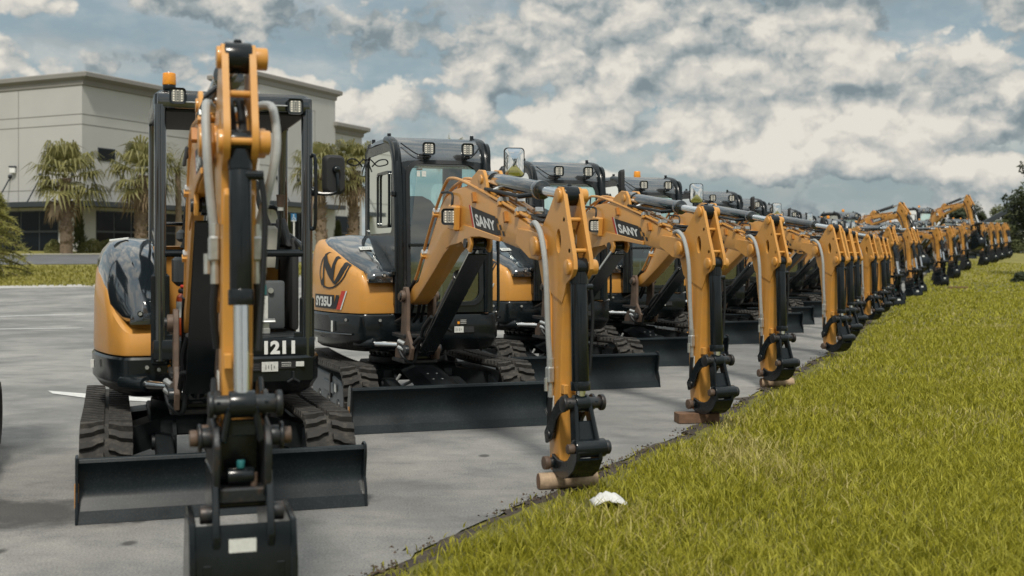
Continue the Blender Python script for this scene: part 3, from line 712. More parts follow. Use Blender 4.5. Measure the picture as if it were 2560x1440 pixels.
def cab_excavator(boom_kw, mirror_face=0.0, with_beacon=False, has_mirror=True):
    root = empty('excavator', (0, 0, 0))
    undercarriage(root, 1.70, .30, -1.02, 1.05, .25, 1.72, .36, -1.6)
    # counterweight skirt
    sk = [(x * 1.02, y * 1.01) for x, y in OUT_CAB]; sk = densify(sk, 4) + [(.735, .15), (.735, -.35), (.70, -.62), (.635, -.755), (.53, -.79), (.0, -.79), (-.15, -.74)]
    b = shell(sk, .585, .915, [(0, .10), (.12, .045), (.30, .012), (.34, .004), (.94, .0), (1, .012)], 'black', (0, .1))
    o = b.build('counterweight', root)
    g = MB()
    fs = side_map(OUT_CAB, .585, lambda x, y: 1.6)
    for z0, z1 in ((.725, .745),):
        pts = [fs(s * .05, 0, .022)[:2] for s in range(2, 26)]
        g.loft([[(x, y, z0), (x * 1.012, y * 1.012, (z0 + z1) / 2), (x, y, z1)] for x, y in pts], 'black', closed=False)
    g.build('trim_moulding', o)
    for (s, z, w, h) in ((.38, .80, .035, .05), (.72, .66, .06, .022)):
        k = MB(); P = [fs(s + a * w, z + c * h, .03) for a, c in ((1, -1), (0, -1), (0, 1), (1, 1))]; k.poly(P, 'label'); k.build('warning_label', o)
    for (x, y, z) in ((-.69, -.55, .865), (-.42, -.735, .865)):
        k = MB(); k.cyl((x, y + .02, z), (x - .008, y - .012, z), .013, 'zinc', seg=10); k.build('bolt_head', o)
    # front plates with the rating labels
    k = MB(); k.box((.30, -.795, .845), (.11, .004, .05), 'ink', bev=0); k.box((.275, -.798, .835), (.02, .003, .022), 'amber', bev=0)
    for i in range(3): k.box((.32, -.798, .83 + i * .014), (.055, .003, .004), 'label', bev=0)
    k.build('rating_label', o); k = MB()
    k.box((.28, -.795, .775), (.085, .004, .055), 'label', bev=0); k.box((.3725, -.795, .775), (.10, .004, .055), 'ink', bev=0)
    for i in range(4): k.box((.375, -.798, .757 + i * .012), (.08, .003, .003), 'plastic_grey', bev=0)
    for i, (a, l) in enumerate(((-.028, .03), (-.012, .018), (.004, .026), (.02, .014))): k.box((.28 + a, -.798, .775), (.003, .003, l), 'ink', bev=0)
    k.build('rating_label', o); k = MB()
    k.box((.05, -.795, .785), (.03, .004, .04), 'label', bev=0)
    k.build('rating_label', o)
    k = MB()
    for a in (90, 210, 330): k.beam((.17, -.795, .79), (.17 + .05 * math.cos(R(a)), -.795, .79 + .05 * math.sin(R(a))), .016, .012, 'satin', .003, up=(0, 1, 0))
    k.build('vent_slot', o)
    # yellow flank
    zt = lambda x, y: lerp([(-.72, 1.235), (-.68, 1.30), (-.5, 1.385), (-.3, 1.465), (0, 1.54), (.3, 1.585), (.9, 1.60)], y) - .10 * smooth(-.35, .1, x)
    oc = densify(OUT_CAB, 5) + [(.62, .50), (-.1, .50), (-.27, .50)]
    b = shell(oc, .925, zt, LV, 'orange', (-.3, .1)); o = b.build('engine_cover', root)
    k = MB(); k.cyl((-.45, .55, 1.60), (-.45, .55, 1.64), .03, 'orange'); k.box((-.35, .5, 1.6), (.06, .05, .05), 'orange_dark'); k.build('lifting_eye', o)
    fz = side_map(OUT_CAB, .925, zt)
    # emblem: oval ring with a heavy N
    k = MB(); W, H = .56, .375; s_r, z_b = .75, 1.125
    def fm(a, c):
        q = fz(s_r - a * W, z_b + c * H + .02 * a, .006); top = zt(q[0], q[1]) - .035
        return q if q[2] < top else fz(s_r - a * W, top, .006)
    n = 56; vv = []; ff = []
    for i in range(n):
        t = 2 * PI * i / n
        for rr in (.5, .462): vv.append((.5 + rr * math.cos(t) + .10 * rr * math.sin(t), .5 + rr * math.sin(t)))
    ff = [(2 * i, 2 * ((i + 1) % n), 2 * ((i + 1) % n) + 1, 2 * i + 1) for i in range(n)]
    k.mesh2d(vv, ff, fm, 'ink')
    def strip(L, Rr_, m=6):
        v = []; f = []
        for i in range(m + 1):
            t = i / m
            def at(P): 
                q = t * (len(P) - 1); j = min(int(q), len(P) - 2); u = q - j
                return (P[j][0] + (P[j + 1][0] - P[j][0]) * u, P[j][1] + (P[j + 1][1] - P[j][1]) * u)
            v += [at(L), at(Rr_)]
        for i in range(m): f.append((2 * i, 2 * i + 1, 2 * i + 3, 2 * i + 2))
        k.mesh2d(v, f, fm, 'ink')
    strip([(.15, .86), (.15, .5), (.17, .2), (.19, .04)], [(.20, .84), (.205, .5), (.225, .2), (.235, .03)], 10); strip([(.015, .45), (.05, .27), (.10, .20), (.17, .30)], [(.03, .33), (.07, .14), (.13, .08), (.19, .10)], 10)
    strip([(.15, .86), (.17, .62), (.38, .34), (.58, .13)], [(.20, .88), (.34, .68), (.51, .47), (.635, .12)], 12)
    strip([(.61, .95), (.54, .70), (.49, .46)], [(.72, .90), (.62, .66), (.585, .26)], 8)
    strip([(.87, .74), (.81, .52), (.69, .29), (.60, .14)], [(.99, .70), (.92, .43), (.77, .20), (.63, .09)], 10)
    k.build('emblem_decal', o)
    # model lettering panel
    k = MB(); fm2 = lambda a, c: fz(.86 - a, .955 + c, .006)
    def band(a0, a1, c0, c1, m, sk=0.0, off=0.0, n=10):
        v = []; f = []
        for i in range(n + 1):
            t = a0 + (a1 - a0) * i / n; v += [(t, c0), (t + sk, c1)]
        for i in range(n): f.append((2 * i, 2 * i + 2, 2 * i + 3, 2 * i + 1))
        k.mesh2d(v, f, lambda a, c: fz(.86 - a, .955 + c, .006 + off), m)
    band(-.02, .46, .0, .125, 'ink', .0); band(.44, .50, .0, .125, 'ink', .05); band(.50, .565, -.004, .165, 'red', .09, .001); band(.567, .588, -.004, .165, 'label', .09, .001)
    v, f = text2d('SY35U', .05, .40, .092)
    k.mesh2d([(a + .02, c + .017) for a, c in v], f, lambda a, c: fz(.86 - a, .955 + c, .009), 'label')
    k.build('model_decal', o)
    # bonnet
    st = [(.58, 1.60, 1.50), (.42, 1.625, 1.52), (.2, 1.615, 1.48), (0, 1.575, 1.43), (-.25, 1.50, 1.34), (-.45, 1.42, 1.265), (-.60, 1.355, 1.225), (-.70, 1.325, 1.215), (-.755, 1.295, 1.205), (-.775, 1.255, 1.20), (-.77, 1.215, 1.195)]
    rings = []
    for y, zt_, zb_ in st:
        xl = max(outline_x(OUT_CAB, max(y, -.69)) + .055 + .02 * smooth(-.2, .5, y), -.80) if y > -.6 else -.535
        if y > .15: xl += (y - .15) * .25
        xr = -.275 + .0 if y < -.1 else -.275; d = zt_ - zb_
        rings.append([(xl, y, zb_), (xl - .004, y, zb_ + d * .45), (xl + .02, y, zb_ + d * .78), (xl + .06, y, zb_ + d * .95), (xl + .13, y, zt_), ((xl + xr) / 2, y, zt_ + .012), (xr - .04, y, zt_ + .006), (xr, y, zt_ - .02), (xr, y, zb_)])
    b = MB(); b.loft(rings, 'black_gloss'); o = b.build('bonnet', root, 50)
    k = MB(); k.cyl((-.40, -.755, 1.262), (-.40, -.79, 1.262), .018, 'black'); k.cyl((-.40, -.785, 1.262), (-.40, -.795, 1.262), .012, 'zinc', seg=12); k.build('latch', o)
    k = MB(); k.poly([(-.52, -.26, 1.512), (-.40, -.26, 1.516), (-.40, -.33, 1.49), (-.52, -.33, 1.486)][::-1], 'label', (0, .001, .004))
    for i in range(4): k.box((-.49 + i * .02, -.30, 1.507), (.006, .03, .003), 'plastic_grey', bev=0)
    k.build('warning_label', o)
    # cab
    xl, xr = -.305, .585
    FP = [(.93, -.80), (1.5, -.80), (2.0, -.775), (2.25, -.735), (2.33, -.70), (2.42, -.64), (2.48, -.55)]
    yf = lambda z: lerp(FP, z)
    m3 = lambda P, d=0.0: [(x, yf(z) + d, z) for x, z in P]
    c = MB()
    c.ring_panel(m3(rrect(xl + .02, .93, xr - .02, 2.36, .03, 5)), m3(rrect(xl + .125, 1.01, xr - .10, 2.27, (.13, .13, .05, .10), 5)), (0, .035, 0), 'black')
    c.ring_panel(m3(rrect(xl + .105, .99, xr - .08, 2.29, (.14, .14, .06, .11), 5), -.012), m3(rrect(xl + .14, 1.025, xr - .115, 2.255, (.12, .12, .045, .09), 5), -.012), (0, .02, 0), 'satin')
    c.beam((xl + .12, yf(1.53) - .004, 1.53), (xr - .1, yf(1.53) - .004, 1.53), .03, .03, 'black')
    prof = [(-.80, .93), (-.80, 1.5), (-.775, 2.0), (-.735, 2.25), (-.68, 2.37), (-.57, 2.455), (-.36, 2.49)]
    for x in (xl + .032, xr - .032):
        c.tube([(x, y, z) for y, z in prof], .042, 'black', 12, 3)
        c.tube([(x, .42, .93), (x, .42, 2.3), (x, .40, 2.42), (x, .3, 2.48)], .04, 'black', 10, 3)
        c.box((x, -.18, .96), (.05, 1.2, .07), 'black')
    vis = [(-.72, 2.285), (-.685, 2.37), (-.63, 2.43), (-.53, 2.485), (-.36, 2.515), (0, 2.525), (.38, 2.51), (.47, 2.465)]
    c.loft([[(xl, y, z - .05), (xl + .012, y, z - .015), (xl + .05, y, z + .004), (xr - .05, y, z + .004), (xr - .012, y, z - .015), (xr, y, z - .05), (xr - .03, y + .01, z - .07), (xl + .03, y + .01, z - .07)] for y, z in vis], 'visor')
    yz3 = lambda P, x: [(x, y, z) for y, z in P]
    for x, s in ((xl, 1), (xr, -1)):
        c.ring_panel(yz3(rrect(-.77, 1.0 if s < 0 else 1.0, .44, 2.46, (.10, .12, .03, .03), 5), x), yz3(rrect(-.66, 1.64 if s > 0 else 1.08, .36, 2.38, (.08, .14, .06, .06), 5), x), (s * .03, 0, 0), 'black')
    c.ring_panel(yz3(rrect(-.58, 1.69, -.10, 2.20, .05, 5), xl - .012), yz3(rrect(-.56, 1.71, -.12, 2.18, .04, 5), xl - .012), (.02, 0, 0), 'black')
    c.ring_panel([(x, .45, z) for x, z in rrect(xl + .02, .95, xr - .02, 2.46, .05, 5)], [(x, .45, z) for x, z in rrect(xl + .11, 1.55, xr - .11, 2.36, .07, 5)], (0, -.03, 0), 'black')
    c.box(((xl + xr) / 2, -.17, .935), (xr - xl - .04, 1.2, .03), 'satin')
    for x, y in ((xl + .05, -.35), (xl + .05, .3), (xr - .05, -.35)): c.cyl((x, y, 2.50), (x, y, 2.555), .018, 'black', bev=.004, seg=10)
    c.box((xl - .02, -.80, 1.98), (.04, .05, .05), 'black', bev=.01); c.box((xl - .02, -.80, 1.28), (.04, .05, .05), 'black', bev=.01)
    cab = c.build('cab', root)
    g = MB(); g.poly(m3(rrect(xl + .12, 1.545, xr - .095, 2.275, (.12, .12, .02, .02), 5), .016)[::-1], 'glass'); g.build('windscreen', cab, 0)
    g = MB(); g.poly(m3(rrect(xl + .12, 1.005, xr - .095, 1.515, (.02, .02, .05, .1), 5), .016)[::-1], 'glass'); g.build('lower_window', cab, 0)
    g = MB(); g.poly(yz3(rrect(-.67, 1.63, .37, 2.39, .08, 5), xl + .012), 'glass'); g.build('side_window', cab, 0)
    g = MB(); g.poly(yz3(rrect(-.67, 1.07, .37, 2.39, .08, 5), xr - .012), 'glass'); g.build('door_window', cab, 0)
    g = MB(); g.poly([(x, .435, z) for x, z in rrect(xl + .10, 1.54, xr - .10, 2.37, .07, 5)], 'glass'); g.build('rear_window', cab, 0)
    k = MB(); k.box((xl + .235, yf(2.2) + .008, 2.205), (.055, .003, .012), 'casting', bev=0); k.box((xl + .225, yf(2.16) + .008, 2.165), (.03, .003, .05), 'label', bev=0); k.box((xl + .275, yf(2.16) + .008, 2.165), (.04, .003, .05), 'label', bev=0); k.build('window_sticker', cab)
    # wiring loops of the lamps, wiper
    k = MB(); k.tube([(-.22, -.66, 2.44), (-.18, -.705, 2.40), (-.10, -.755, 2.34), (-.02, -.775, 2.325), (.0, -.78, 2.33)], .006, 'hose', 6); k.build('lamp_lead', cab); k = MB(); k.tube([(.36, -.77, 2.33), (.43, -.745, 2.345), (.49, -.69, 2.40), (.50, -.67, 2.41)], .006, 'hose', 6)
    k.build('lamp_lead', cab); k = MB()
    k.tube([(-.34, .42, 2.30), (-.40, .40, 2.36), (-.47, .38, 2.37), (-.49, .40, 2.33), (-.40, .43, 2.31), (-.33, .43, 2.37), (-.31, .43, 2.34), (-.34, .42, 2.25)], .007, 'hose', 6); k.build('lamp_lead', cab)
    k = MB(); k.tube([(.40, -.775, 2.1), (.37, -.80, 1.9), (.33, -.815, 1.62)], .009, 'hose', 6); k.build('wiper', cab)
    # handrails on the door side
    k = MB(); k.tube([(xr, -.70, 2.13), (xr + .06, -.72, 2.13), (xr + .085, -.73, 2.06), (xr + .085, -.73, 1.4), (xr + .085, -.73, .98), (xr + .06, -.72, .92), (xr, -.70, .92)], .014, 'black', 8); k.build('handrail', root)
    seat(root, .14, -.1, 1.33)
    k = MB(); k.box((.14, -.08, 1.10), (.48, .5, .34), 'satin', bev=.02); k.build('seat_base', root)
    for x in (-.16, .44):
        k = MB(); k.box((x, -.12, 1.40), (.12, .46, .2), 'plastic_grey', bev=.03); k.build('armrest_console', root); joystick(root, x, -.34, 1.5, .2)
    k = MB(); k.cyl((.08, -.48, .96), (.08, -.5, 1.35), .012, 'plastic_grey', seg=8); k.cyl((.2, -.48, .96), (.2, -.5, 1.35), .012, 'plastic_grey', seg=8); k.box((.14, -.52, .99), (.26, .2, .04), 'steel_dark'); k.build('travel_pedal', root)
    for x in (-.0, .36): work_lamp(root, (x, -.795, 2.385), .115, stalk=(0, .06, -.075))
    if has_mirror: mirror(root, .835, -.70, 2.29, mirror_face, .19, .27, [(xr, -.66, 2.0), (xr + .06, -.7, 2.06), (xr + .2, -.68, 2.1), (.81, -.66, 2.16), (.81, -.655, 2.25)])
    if with_beacon: beacon(root, .42, .1, 2.515, .05, .12)
    front_gear(root, **boom_kw)
    return root

# ------------------------------------------------------------------ open canopy excavator
def open_excavator():
    root = empty('open_excavator', (0, 0, 0))
    undercarriage(root, 1.56, .29, -1.0, .98, .245, 1.58, .335, -1.5, plate=False)
    sk = densify([(x * 1.02, y * 1.02) for x, y in OUT_OPEN], 4) + [(.66, .1), (.665, -.4), (.655, -.6), (.60, -.75), (.5, -.79), (.0, -.79), (-.12, -.74), (-.18, -.66)]
    b = shell(sk, .565, .815, [(0, .12), (.14, .05), (.34, .012), (.38, .004), (.94, .0), (1, .012)], 'black', (0, .05)); o = b.build('counterweight', root)
    for (x, y, z) in ((-.40, -.645, .755), (-.33, -.645, .74)):
        k = MB(); k.cyl((x, y + .03, z), (x, y - .012, z), .012, 'zinc', seg=10); k.build('bolt_head', o)
    for i in range(3):
        k = MB(); k.cyl((-.27, -.62, .73 + i * .03), (-.27, -.665, .73 + i * .03), .01, 'amber', seg=8); k.build('hose_fitting', o)
    k = MB(); k.box((-.722, -.18, .75), (.02, .03, .05), 'label', (-.12, 'Z'), 0); k.build('warning_label', o)
    zt = lambda x, y: lerp([(-.62, 1.02), (-.5, 1.12), (-.3, 1.32), (0, 1.46), (.3, 1.53), (.9, 1.54)], y) - .03
    oc = densify(OUT_OPEN, 5) + [(.58, .42), (-.1, .42), (-.30, .42)]
    b = shell(oc, .825, zt, LV, 'orange', (-.3, .1)); o = b.build('engine_cover', root)
    st = [(.60, 1.50, 1.40), (.45, 1.545, 1.38), (.2, 1.55, 1.30), (.0, 1.53, 1.21), (-.2, 1.475, 1.12), (-.38, 1.39, 1.065), (-.52, 1.27, 1.035), (-.61, 1.16, 1.025), (-.645, 1.09, 1.02), (-.645, 1.04, 1.018)]
    rings = []
    for y, zt_, zb_ in st:
        xl = max(outline_x(OUT_OPEN, max(y, -.60)) + .012 + .03 * smooth(-.4, -.6, y), -.72) if y > -.56 else -.50
        if y > .2: xl += (y - .2) * .2
        xr = -.345; d = zt_ - zb_
        rings.append([(xl + .02, y, zb_), (xl, y, zb_ + d * .12), (xl + .006, y, zb_ + d * .45), (xl + .035, y, zb_ + d * .72), (xl + .08, y, zb_ + d * .93), (xl + .13, y, zt_), ((xl + xr) / 2, y, zt_ + .012), (xr - .03, y, zt_ + .004), (xr, y, zt_ - .02), (xr, y, zb_)])
    b = MB(); b.loft(rings, 'black_gloss'); o = b.build('bonnet', root, 50)
    k = MB(); k.cyl((-.44, -.63, 1.085), (-.44, -.665, 1.085), .017, 'black'); k.cyl((-.44, -.66, 1.085), (-.44, -.672, 1.085), .011, 'zinc', seg=12); k.build('latch', o)
    k = MB(); k.poly([(-.62, .05, 1.54), (-.5, .05, 1.555), (-.5, .0, 1.548), (-.62, .0, 1.533)][::-1], 'label', (0, 0, .006)); k.build('warning_label', o)
    # canopy
    xl, xr, y0, y1 = -.325, .565, -.72, .42
    c = MB()
    for x in (xl, xr):
        c.tube([(x, y0, .80), (x, y0, 2.30), (x, y0, 2.36)], .036, 'black_gloss', 14, 1)
        c.tube([(x, y1, .80), (x, y1, 2.26), (x, y1 - .04, 2.34)], .036, 'black_gloss', 12, 2)
    for x in (xl, xr):
        c.box((x, y0 + .005, 1.05), (.11, .05, .56), 'black', bev=.015) if x < 0 else c.box((x, y0 + .005, .98), (.09, .05, .40), 'black', bev=.012)
        c.tube([(x, y0, 1.46), (x, y0 + .35, 1.52), (x, y1, 1.62)], .018, 'black', 8)
    c.tube([(xl, y0, 1.455), (xr, y0, 1.455)], .024, 'black', 10, 1)
    c.tube([(xl, y1, 1.66), (xr, y1, 1.66)], .014, 'black', 8, 1)
    cn = c.build('canopy', root)
    r = MB(); xm = (xl + xr) / 2
    r.loft([[(x, y, z) for x, y in rrect(xl - .035 + i, y0 - .03 + i, xr + .035 - i, y1 + .03 - i, .05, 4)] for i, z in ((.03, 2.335), (0, 2.35), (0, 2.425), (.03, 2.45), (.12, 2.46))], 'black')
    r.box((xm, y0 - .012, 2.385), (xr - xl + .04, .04, .095), 'black_gloss', bev=.014, seg=2)
    r.box((xm, y0 - .035, 2.375), (xr - xl - .24, .012, .010), 'zinc', bev=.003)
    r.box((xm, (y0 + y1) / 2, 2.328), (xr - xl - .02, y1 - y0 - .02, .016), 'seat_black', bev=.004)
    r.build('roof', cn)
    # front sill with the fleet number
    s = MB(); s.box(((xl + xr) / 2, y0 - .01, .868), (xr - xl + .09, .05, .125), 'black', bev=.012, seg=2)
    s.box((xm, -.2, .92), (xr - xl, 1.0, .03), 'satin', bev=.004)
    for sx, xx in ((-1, xl + .055), (1, xr - .05)): s.prism([(y0 - .02, .92), (y0 - .02, .96), (y0 + .015, .96), (y0 + .015, .92)], xx - .03, xx + .03, 'black', .004)
    sl = s.build('front_sill', root)
    v, f = text2d('1211', .05, .19, .084)
    k = MB(); k.mesh2d(v, f, lambda a, d: (.295 + a, y0 - .0365, .826 + d), 'white'); k.build('number_decal', sl)
    k = MB()
    for (x, z, w, h, m) in ((.205, .752, .14, .05, 'ink'), (.325, .752, .10, .06, 'label'), (.43, .762, .11, .045, 'ink'), (.51, .765, .05, .03, 'label')): k.box((x, -.795, z), (w, .004, h), m, bev=0)
    for i in range(3): k.box((.205, -.798, .737 + i * .014), (.11, .003, .003), 'plastic_grey', bev=0); k.box((.425, -.798, .754 + i * .011), (.06, .003, .003), 'label', bev=0)
    for i, l in enumerate((.03, .02, .035, .015)): k.box((.30 + i * .017, -.798, .75), (.003, .003, l), 'ink', bev=0)
    k.build('rating_label', sl)
    k = MB()
    for a in (90, 210, 330): k.beam((.47, -.795, .675), (.47 + .045 * math.cos(R(a)), -.795, .675 + .045 * math.sin(R(a))), .014, .012, 'satin', .003, up=(0, 1, 0))
    k.build('vent_slot', sl)
    work_lamp(root, (-.225, y0 - .05, 2.41), .098); work_lamp(root, (.485, y0 - .05, 2.372), .098)
    beacon(root, -.27, y0 + .05, 2.455, .042, .105)
    mirror(root, .735, -.70, 1.955, PI + .15, .14, .25, [(xr + .04, y0, 1.845), (.66, -.74, 1.83), (.745, -.76, 1.84), (.752, -.765, 1.90), (.745, -.755, 1.985)])
    k = MB(); k.tube([(xr + .02, y0 - .02, 2.06), (xr + .045, y0 - .05, 2.04), (xr + .045, y0 - .05, 1.64), (xr + .02, y0 - .02, 1.62)], .011, 'black', 8); k.build('grab_handle', root)
    # operator's place
    seat(root, .10, .08, 1.28)
    k = MB(); k.box((.10, .10, 1.08), (.50, .52, .32), 'satin', bev=.02); k.build('seat_base', root)
    k = MB()
    k.loft([[(.38 + a * w, -.02 + d * e, z) for a, d in rrect(-.5, -.5, .5, .5, .12, 3)] for z, w, e in ((1.36, .15, .36), (1.42, .17, .4), (1.62, .15, .34), (1.64, .12, .3))], 'beige'); k.build('armrest_console', root)
    joystick(root, .37, -.08, 1.645, .24, -.05)
    k = MB(); k.tube([(.43, -.30, 1.35), (.445, -.32, 1.6), (.45, -.33, 1.78)], .011, 'black', 8); k.cyl((.45, -.33, 1.76), (.451, -.33, 1.84), .022, 'casting', r1=.028); k.cyl((.451, -.33, 1.735), (.4505, -.33, 1.775), .019, 'label', seg=10); k.build('lock_lever', root)
    k = MB(); k.tube([(.36, .12, 1.77), (.46, .12, 1.775), (.50, .10, 1.72), (.505, .05, 1.5)], .016, 'black', 8); k.build('grab_rail', root)
    k = MB(); k.box((.555, .02, 1.25), (.05, .6, .62), 'seat_black', bev=.03, seg=2); k.prism([(-.28, 1.5), (.3, 1.5), (.3, 1.7), (.1, 1.7)], .50, .545, 'seat_black', .01); k.build('side_cover', root)
    k = MB(); k.box((.36, -.28, 1.115), (.24, .12, .32), 'plastic_grey', bev=.02, seg=2); o = k.build('front_console', root)
    k = MB(); k.box((.325, -.343, 1.215), (.065, .004, .062), 'label_teal', bev=0); k.box((.325, -.346, 1.222), (.04, .003, .022), 'label', (.4, 'Y'), 0); k.box((.325, -.346, 1.203), (.02, .003, .02), 'label', bev=0); k.build('safety_sticker', o)
    k = MB(); k.box((.30, -.343, 1.095), (.135, .004, .16), 'label', bev=0)
    for x in (.268, .332):
        for s in (-1, 1): k.beam((x - .012 * s, -.346, 1.125), (x + .012 * s, -.346, 1.165), .006, .003, 'ink', 0, up=(0, 1, 0))
    k.box((.30, -.346, 1.145), (.04, .003, .004), 'ink', bev=0); k.beam((.26, -.346, 1.055), (.275, -.346, 1.09), .008, .003, 'ink', 0, up=(0, 1, 0)); k.box((.247, -.346, 1.052), (.03, .003, .008), 'ink', bev=0); k.build('instruction_sticker', o)
    k = MB(); k.cyl((.385, -.345, 1.21), (.385, -.36, 1.21), .018, 'zinc', seg=14); k.build('ignition_switch', o)
    k = MB(); k.box((.20, -.34, 1.08), (.06, .004, .17), 'label', bev=0)
    for i in range(3): k.poly([(.18, -.344, 1.01 + i * .052), (.22, -.344, 1.01 + i * .052), (.20, -.344, 1.045 + i * .052)], 'ink')
    k.build('hazard_sticker', o)
    k = MB(); k.box((.33, -.52, 1.02), (.13, .05, .02), 'zinc', (.3, 'X'), .006); k.prism([(-.52, .935), (-.5, .935), (-.5, 1.015), (-.52, 1.015)], .305, .355, 'zinc', .004); k.box((.33, -.5, .955), (.06, .05, .04), 'zinc', bev=.006); k.build('travel_pedal', root)
    k = MB(); k.box((-.14, -.12, 1.34), (.17, .34, .20), 'plastic_grey', bev=.03); k.build('armrest_console', root)
    joystick(root, -.13, -.26, 1.49, .14, .0)
    k = MB(); k.box((-.05, -.2, 1.60), (.2, .12, .06), 'seat_black', bev=.02); k.box((-.17, -.1, 1.57), (.06, .1, .08), 'plastic_grey', bev=.02); k.build('control_box', root)
    k = MB(); k.cyl((-.17, -.45, .935), (-.17, -.45, 1.18), .048, 'extinguisher_red', bev=.01); k.cyl((-.17, -.45, 1.18), (-.17, -.45, 1.205), .048, 'extinguisher_red', r1=.02); k.cyl((-.17, -.45, 1.205), (-.17, -.45, 1.24), .02, 'steel_dark'); k.box((-.15, -.47, 1.245), (.09, .02, .02), 'red'); k.cyl((-.17, -.45, 1.05), (-.17, -.45, 1.15), .0492, 'label', seg=20)
    o = k.build('fire_extinguisher', root)
    k = MB(); k.tube([(-.17, -.46, 1.235), (-.06, -.52, 1.26), (-.04, -.55, 1.15), (-.1, -.53, 1.18)], .014, 'hose', 8); k.tube([(-.2, -.5, 1.22), (-.1, -.58, 1.2), (-.03, -.6, 1.28)], .016, 'hose', 8); k.build('hose', o)
    k = MB()
    for (P) in ([(-.10, -.72, 1.38), (-.05, -.8, 1.32), (-.03, -.86, 1.1), (-.05, -.86, .86)], [(-.12, -.74, 1.36), (-.09, -.82, 1.2), (-.08, -.86, .95)]): k.tube(P, .017, 'hose', 8)
    k.cyl((-.085, -.845, .98), (-.08, -.86, 1.09), .022, 'zinc', seg=10); k.cyl((-.05, -.86, .86), (-.045, -.86, .93), .022, 'zinc', seg=10); k.build('hose', root)
    front_gear(root, sc=.93, p=R(9.95), swing=R(-.65), bx=-.135, foot=(1.10, 1.05), lug=(4.36, 1.47), link=(4.45, .47), bucket=True, barrel=.62, logo=True, lamp=False, arm_end=.19, valve=1.06, bulge=.15, bulge_l=.10, bc_r=.043)
    return root
# ------------------------------------------------------------------ place
H_CAM, F_PX = 1.45, 3027.0
def hgt(x, y):
    """terrain height: flat yard, rising gently towards the building at the back left"""
    t = y - 1.0 * max(0.0, x + 4.0)
    return 1.66 * smooth(27.0, 74.0, t)
def sheet(name, poly, res, mat, dz=0.0, label=None, kind='structure', cat=None):
    """flat-lying sheet over a polygon outline, cut into a grid so that it follows the terrain"""
    bm = bmesh.new(); vs = [bm.verts.new((x, y, 0)) for x, y in poly]; bm.faces.new(vs)
    xs = [p[0] for p in poly]; ys = [p[1] for p in poly]
    def cut(a0, a1, ax):
        k = math.ceil(a0 / res) * res
        while k < a1:
            co = (k, 0, 0) if ax == 0 else (0, k, 0); no = (1, 0, 0) if ax == 0 else (0, 1, 0)
            bmesh.ops.bisect_plane(bm, geom=bm.verts[:] + bm.edges[:] + bm.faces[:], plane_co=co, plane_no=no); k += res
    cut(min(xs), max(xs), 0); cut(min(ys), max(ys), 1)
    bmesh.ops.triangulate(bm, faces=bm.faces[:])
    for v in bm.verts: v.co.z = hgt(v.co.x, v.co.y) + dz
    bmesh.ops.recalc_face_normals(bm, faces=bm.faces[:])
    me = bpy.data.meshes.new(name); bm.to_mesh(me); bm.free()
    if me.polygons and me.polygons[0].normal.z < 0: me.flip_normals()
    me.materials.append(MATS[mat]); me.polygons.foreach_set('use_smooth', [True] * len(me.polygons))
    o = bpy.data.objects.new(name, me); COL.objects.link(o)
    tag(o, label, cat or name.replace('_', ' '), kind=kind); return o

# asphalt: grey yard with large soft patches, fine aggregate, cracks and darker ragged patches
m, nt, out = new_mat('asphalt'); L = nt.links.new
tc = N(nt, 'ShaderNodeTexCoord'); b = N(nt, 'ShaderNodeBsdfPrincipled'); b.inputs['Roughness'].default_value = .88
n1 = N(nt, 'ShaderNodeTexNoise', inp={'Scale': .42, 'Detail': 8.0, 'Roughness': .66}); n2 = N(nt, 'ShaderNodeTexNoise', inp={'Scale': 85.0, 'Detail': 3.0, 'Roughness': .7})
mp = N(nt, 'ShaderNodeMapping', inp={'Scale': (.8, 1.25, 1.0), 'Rotation': (0, 0, .4)}); n3 = N(nt, 'ShaderNodeTexNoise', inp={'Scale': 2.3, 'Detail': 9.0, 'Roughness': .74})
for n in (n1, n2): L(tc.outputs['Object'], n.inputs['Vector'])
L(tc.outputs['Object'], mp.inputs['Vector']); L(mp.outputs['Vector'], n3.inputs['Vector'])
r1 = ramp(nt, n1.outputs['Fac'], [(.30, (.13, .13, .127)), (.45, (.185, .185, .18)), (.58, (.27, .265, .252)), (.74, (.345, .335, .315))])
r3 = ramp(nt, n3.outputs['Fac'], [(.30, (.62, .62, .63)), (.48, (.93, .93, .93)), (.7, (1.14, 1.12, 1.08))])
r2 = ramp(nt, n2.outputs['Fac'], [(.32, (.45, .45, .45)), (.5, (1, 1, 1)), (.70, (1.55, 1.53, 1.48))])
a1 = N(nt, 'ShaderNodeMix', data_type='RGBA', blend_type='MULTIPLY', inp={'Factor': 1.0}); L(r1.outputs['Color'], a1.inputs['A']); L(r3.outputs['Color'], a1.inputs['B'])
a2 = N(nt, 'ShaderNodeMix', data_type='RGBA', blend_type='MULTIPLY', inp={'Factor': .75}); L(a1.outputs['Result'], a2.inputs['A']); L(r2.outputs['Color'], a2.inputs['B'])
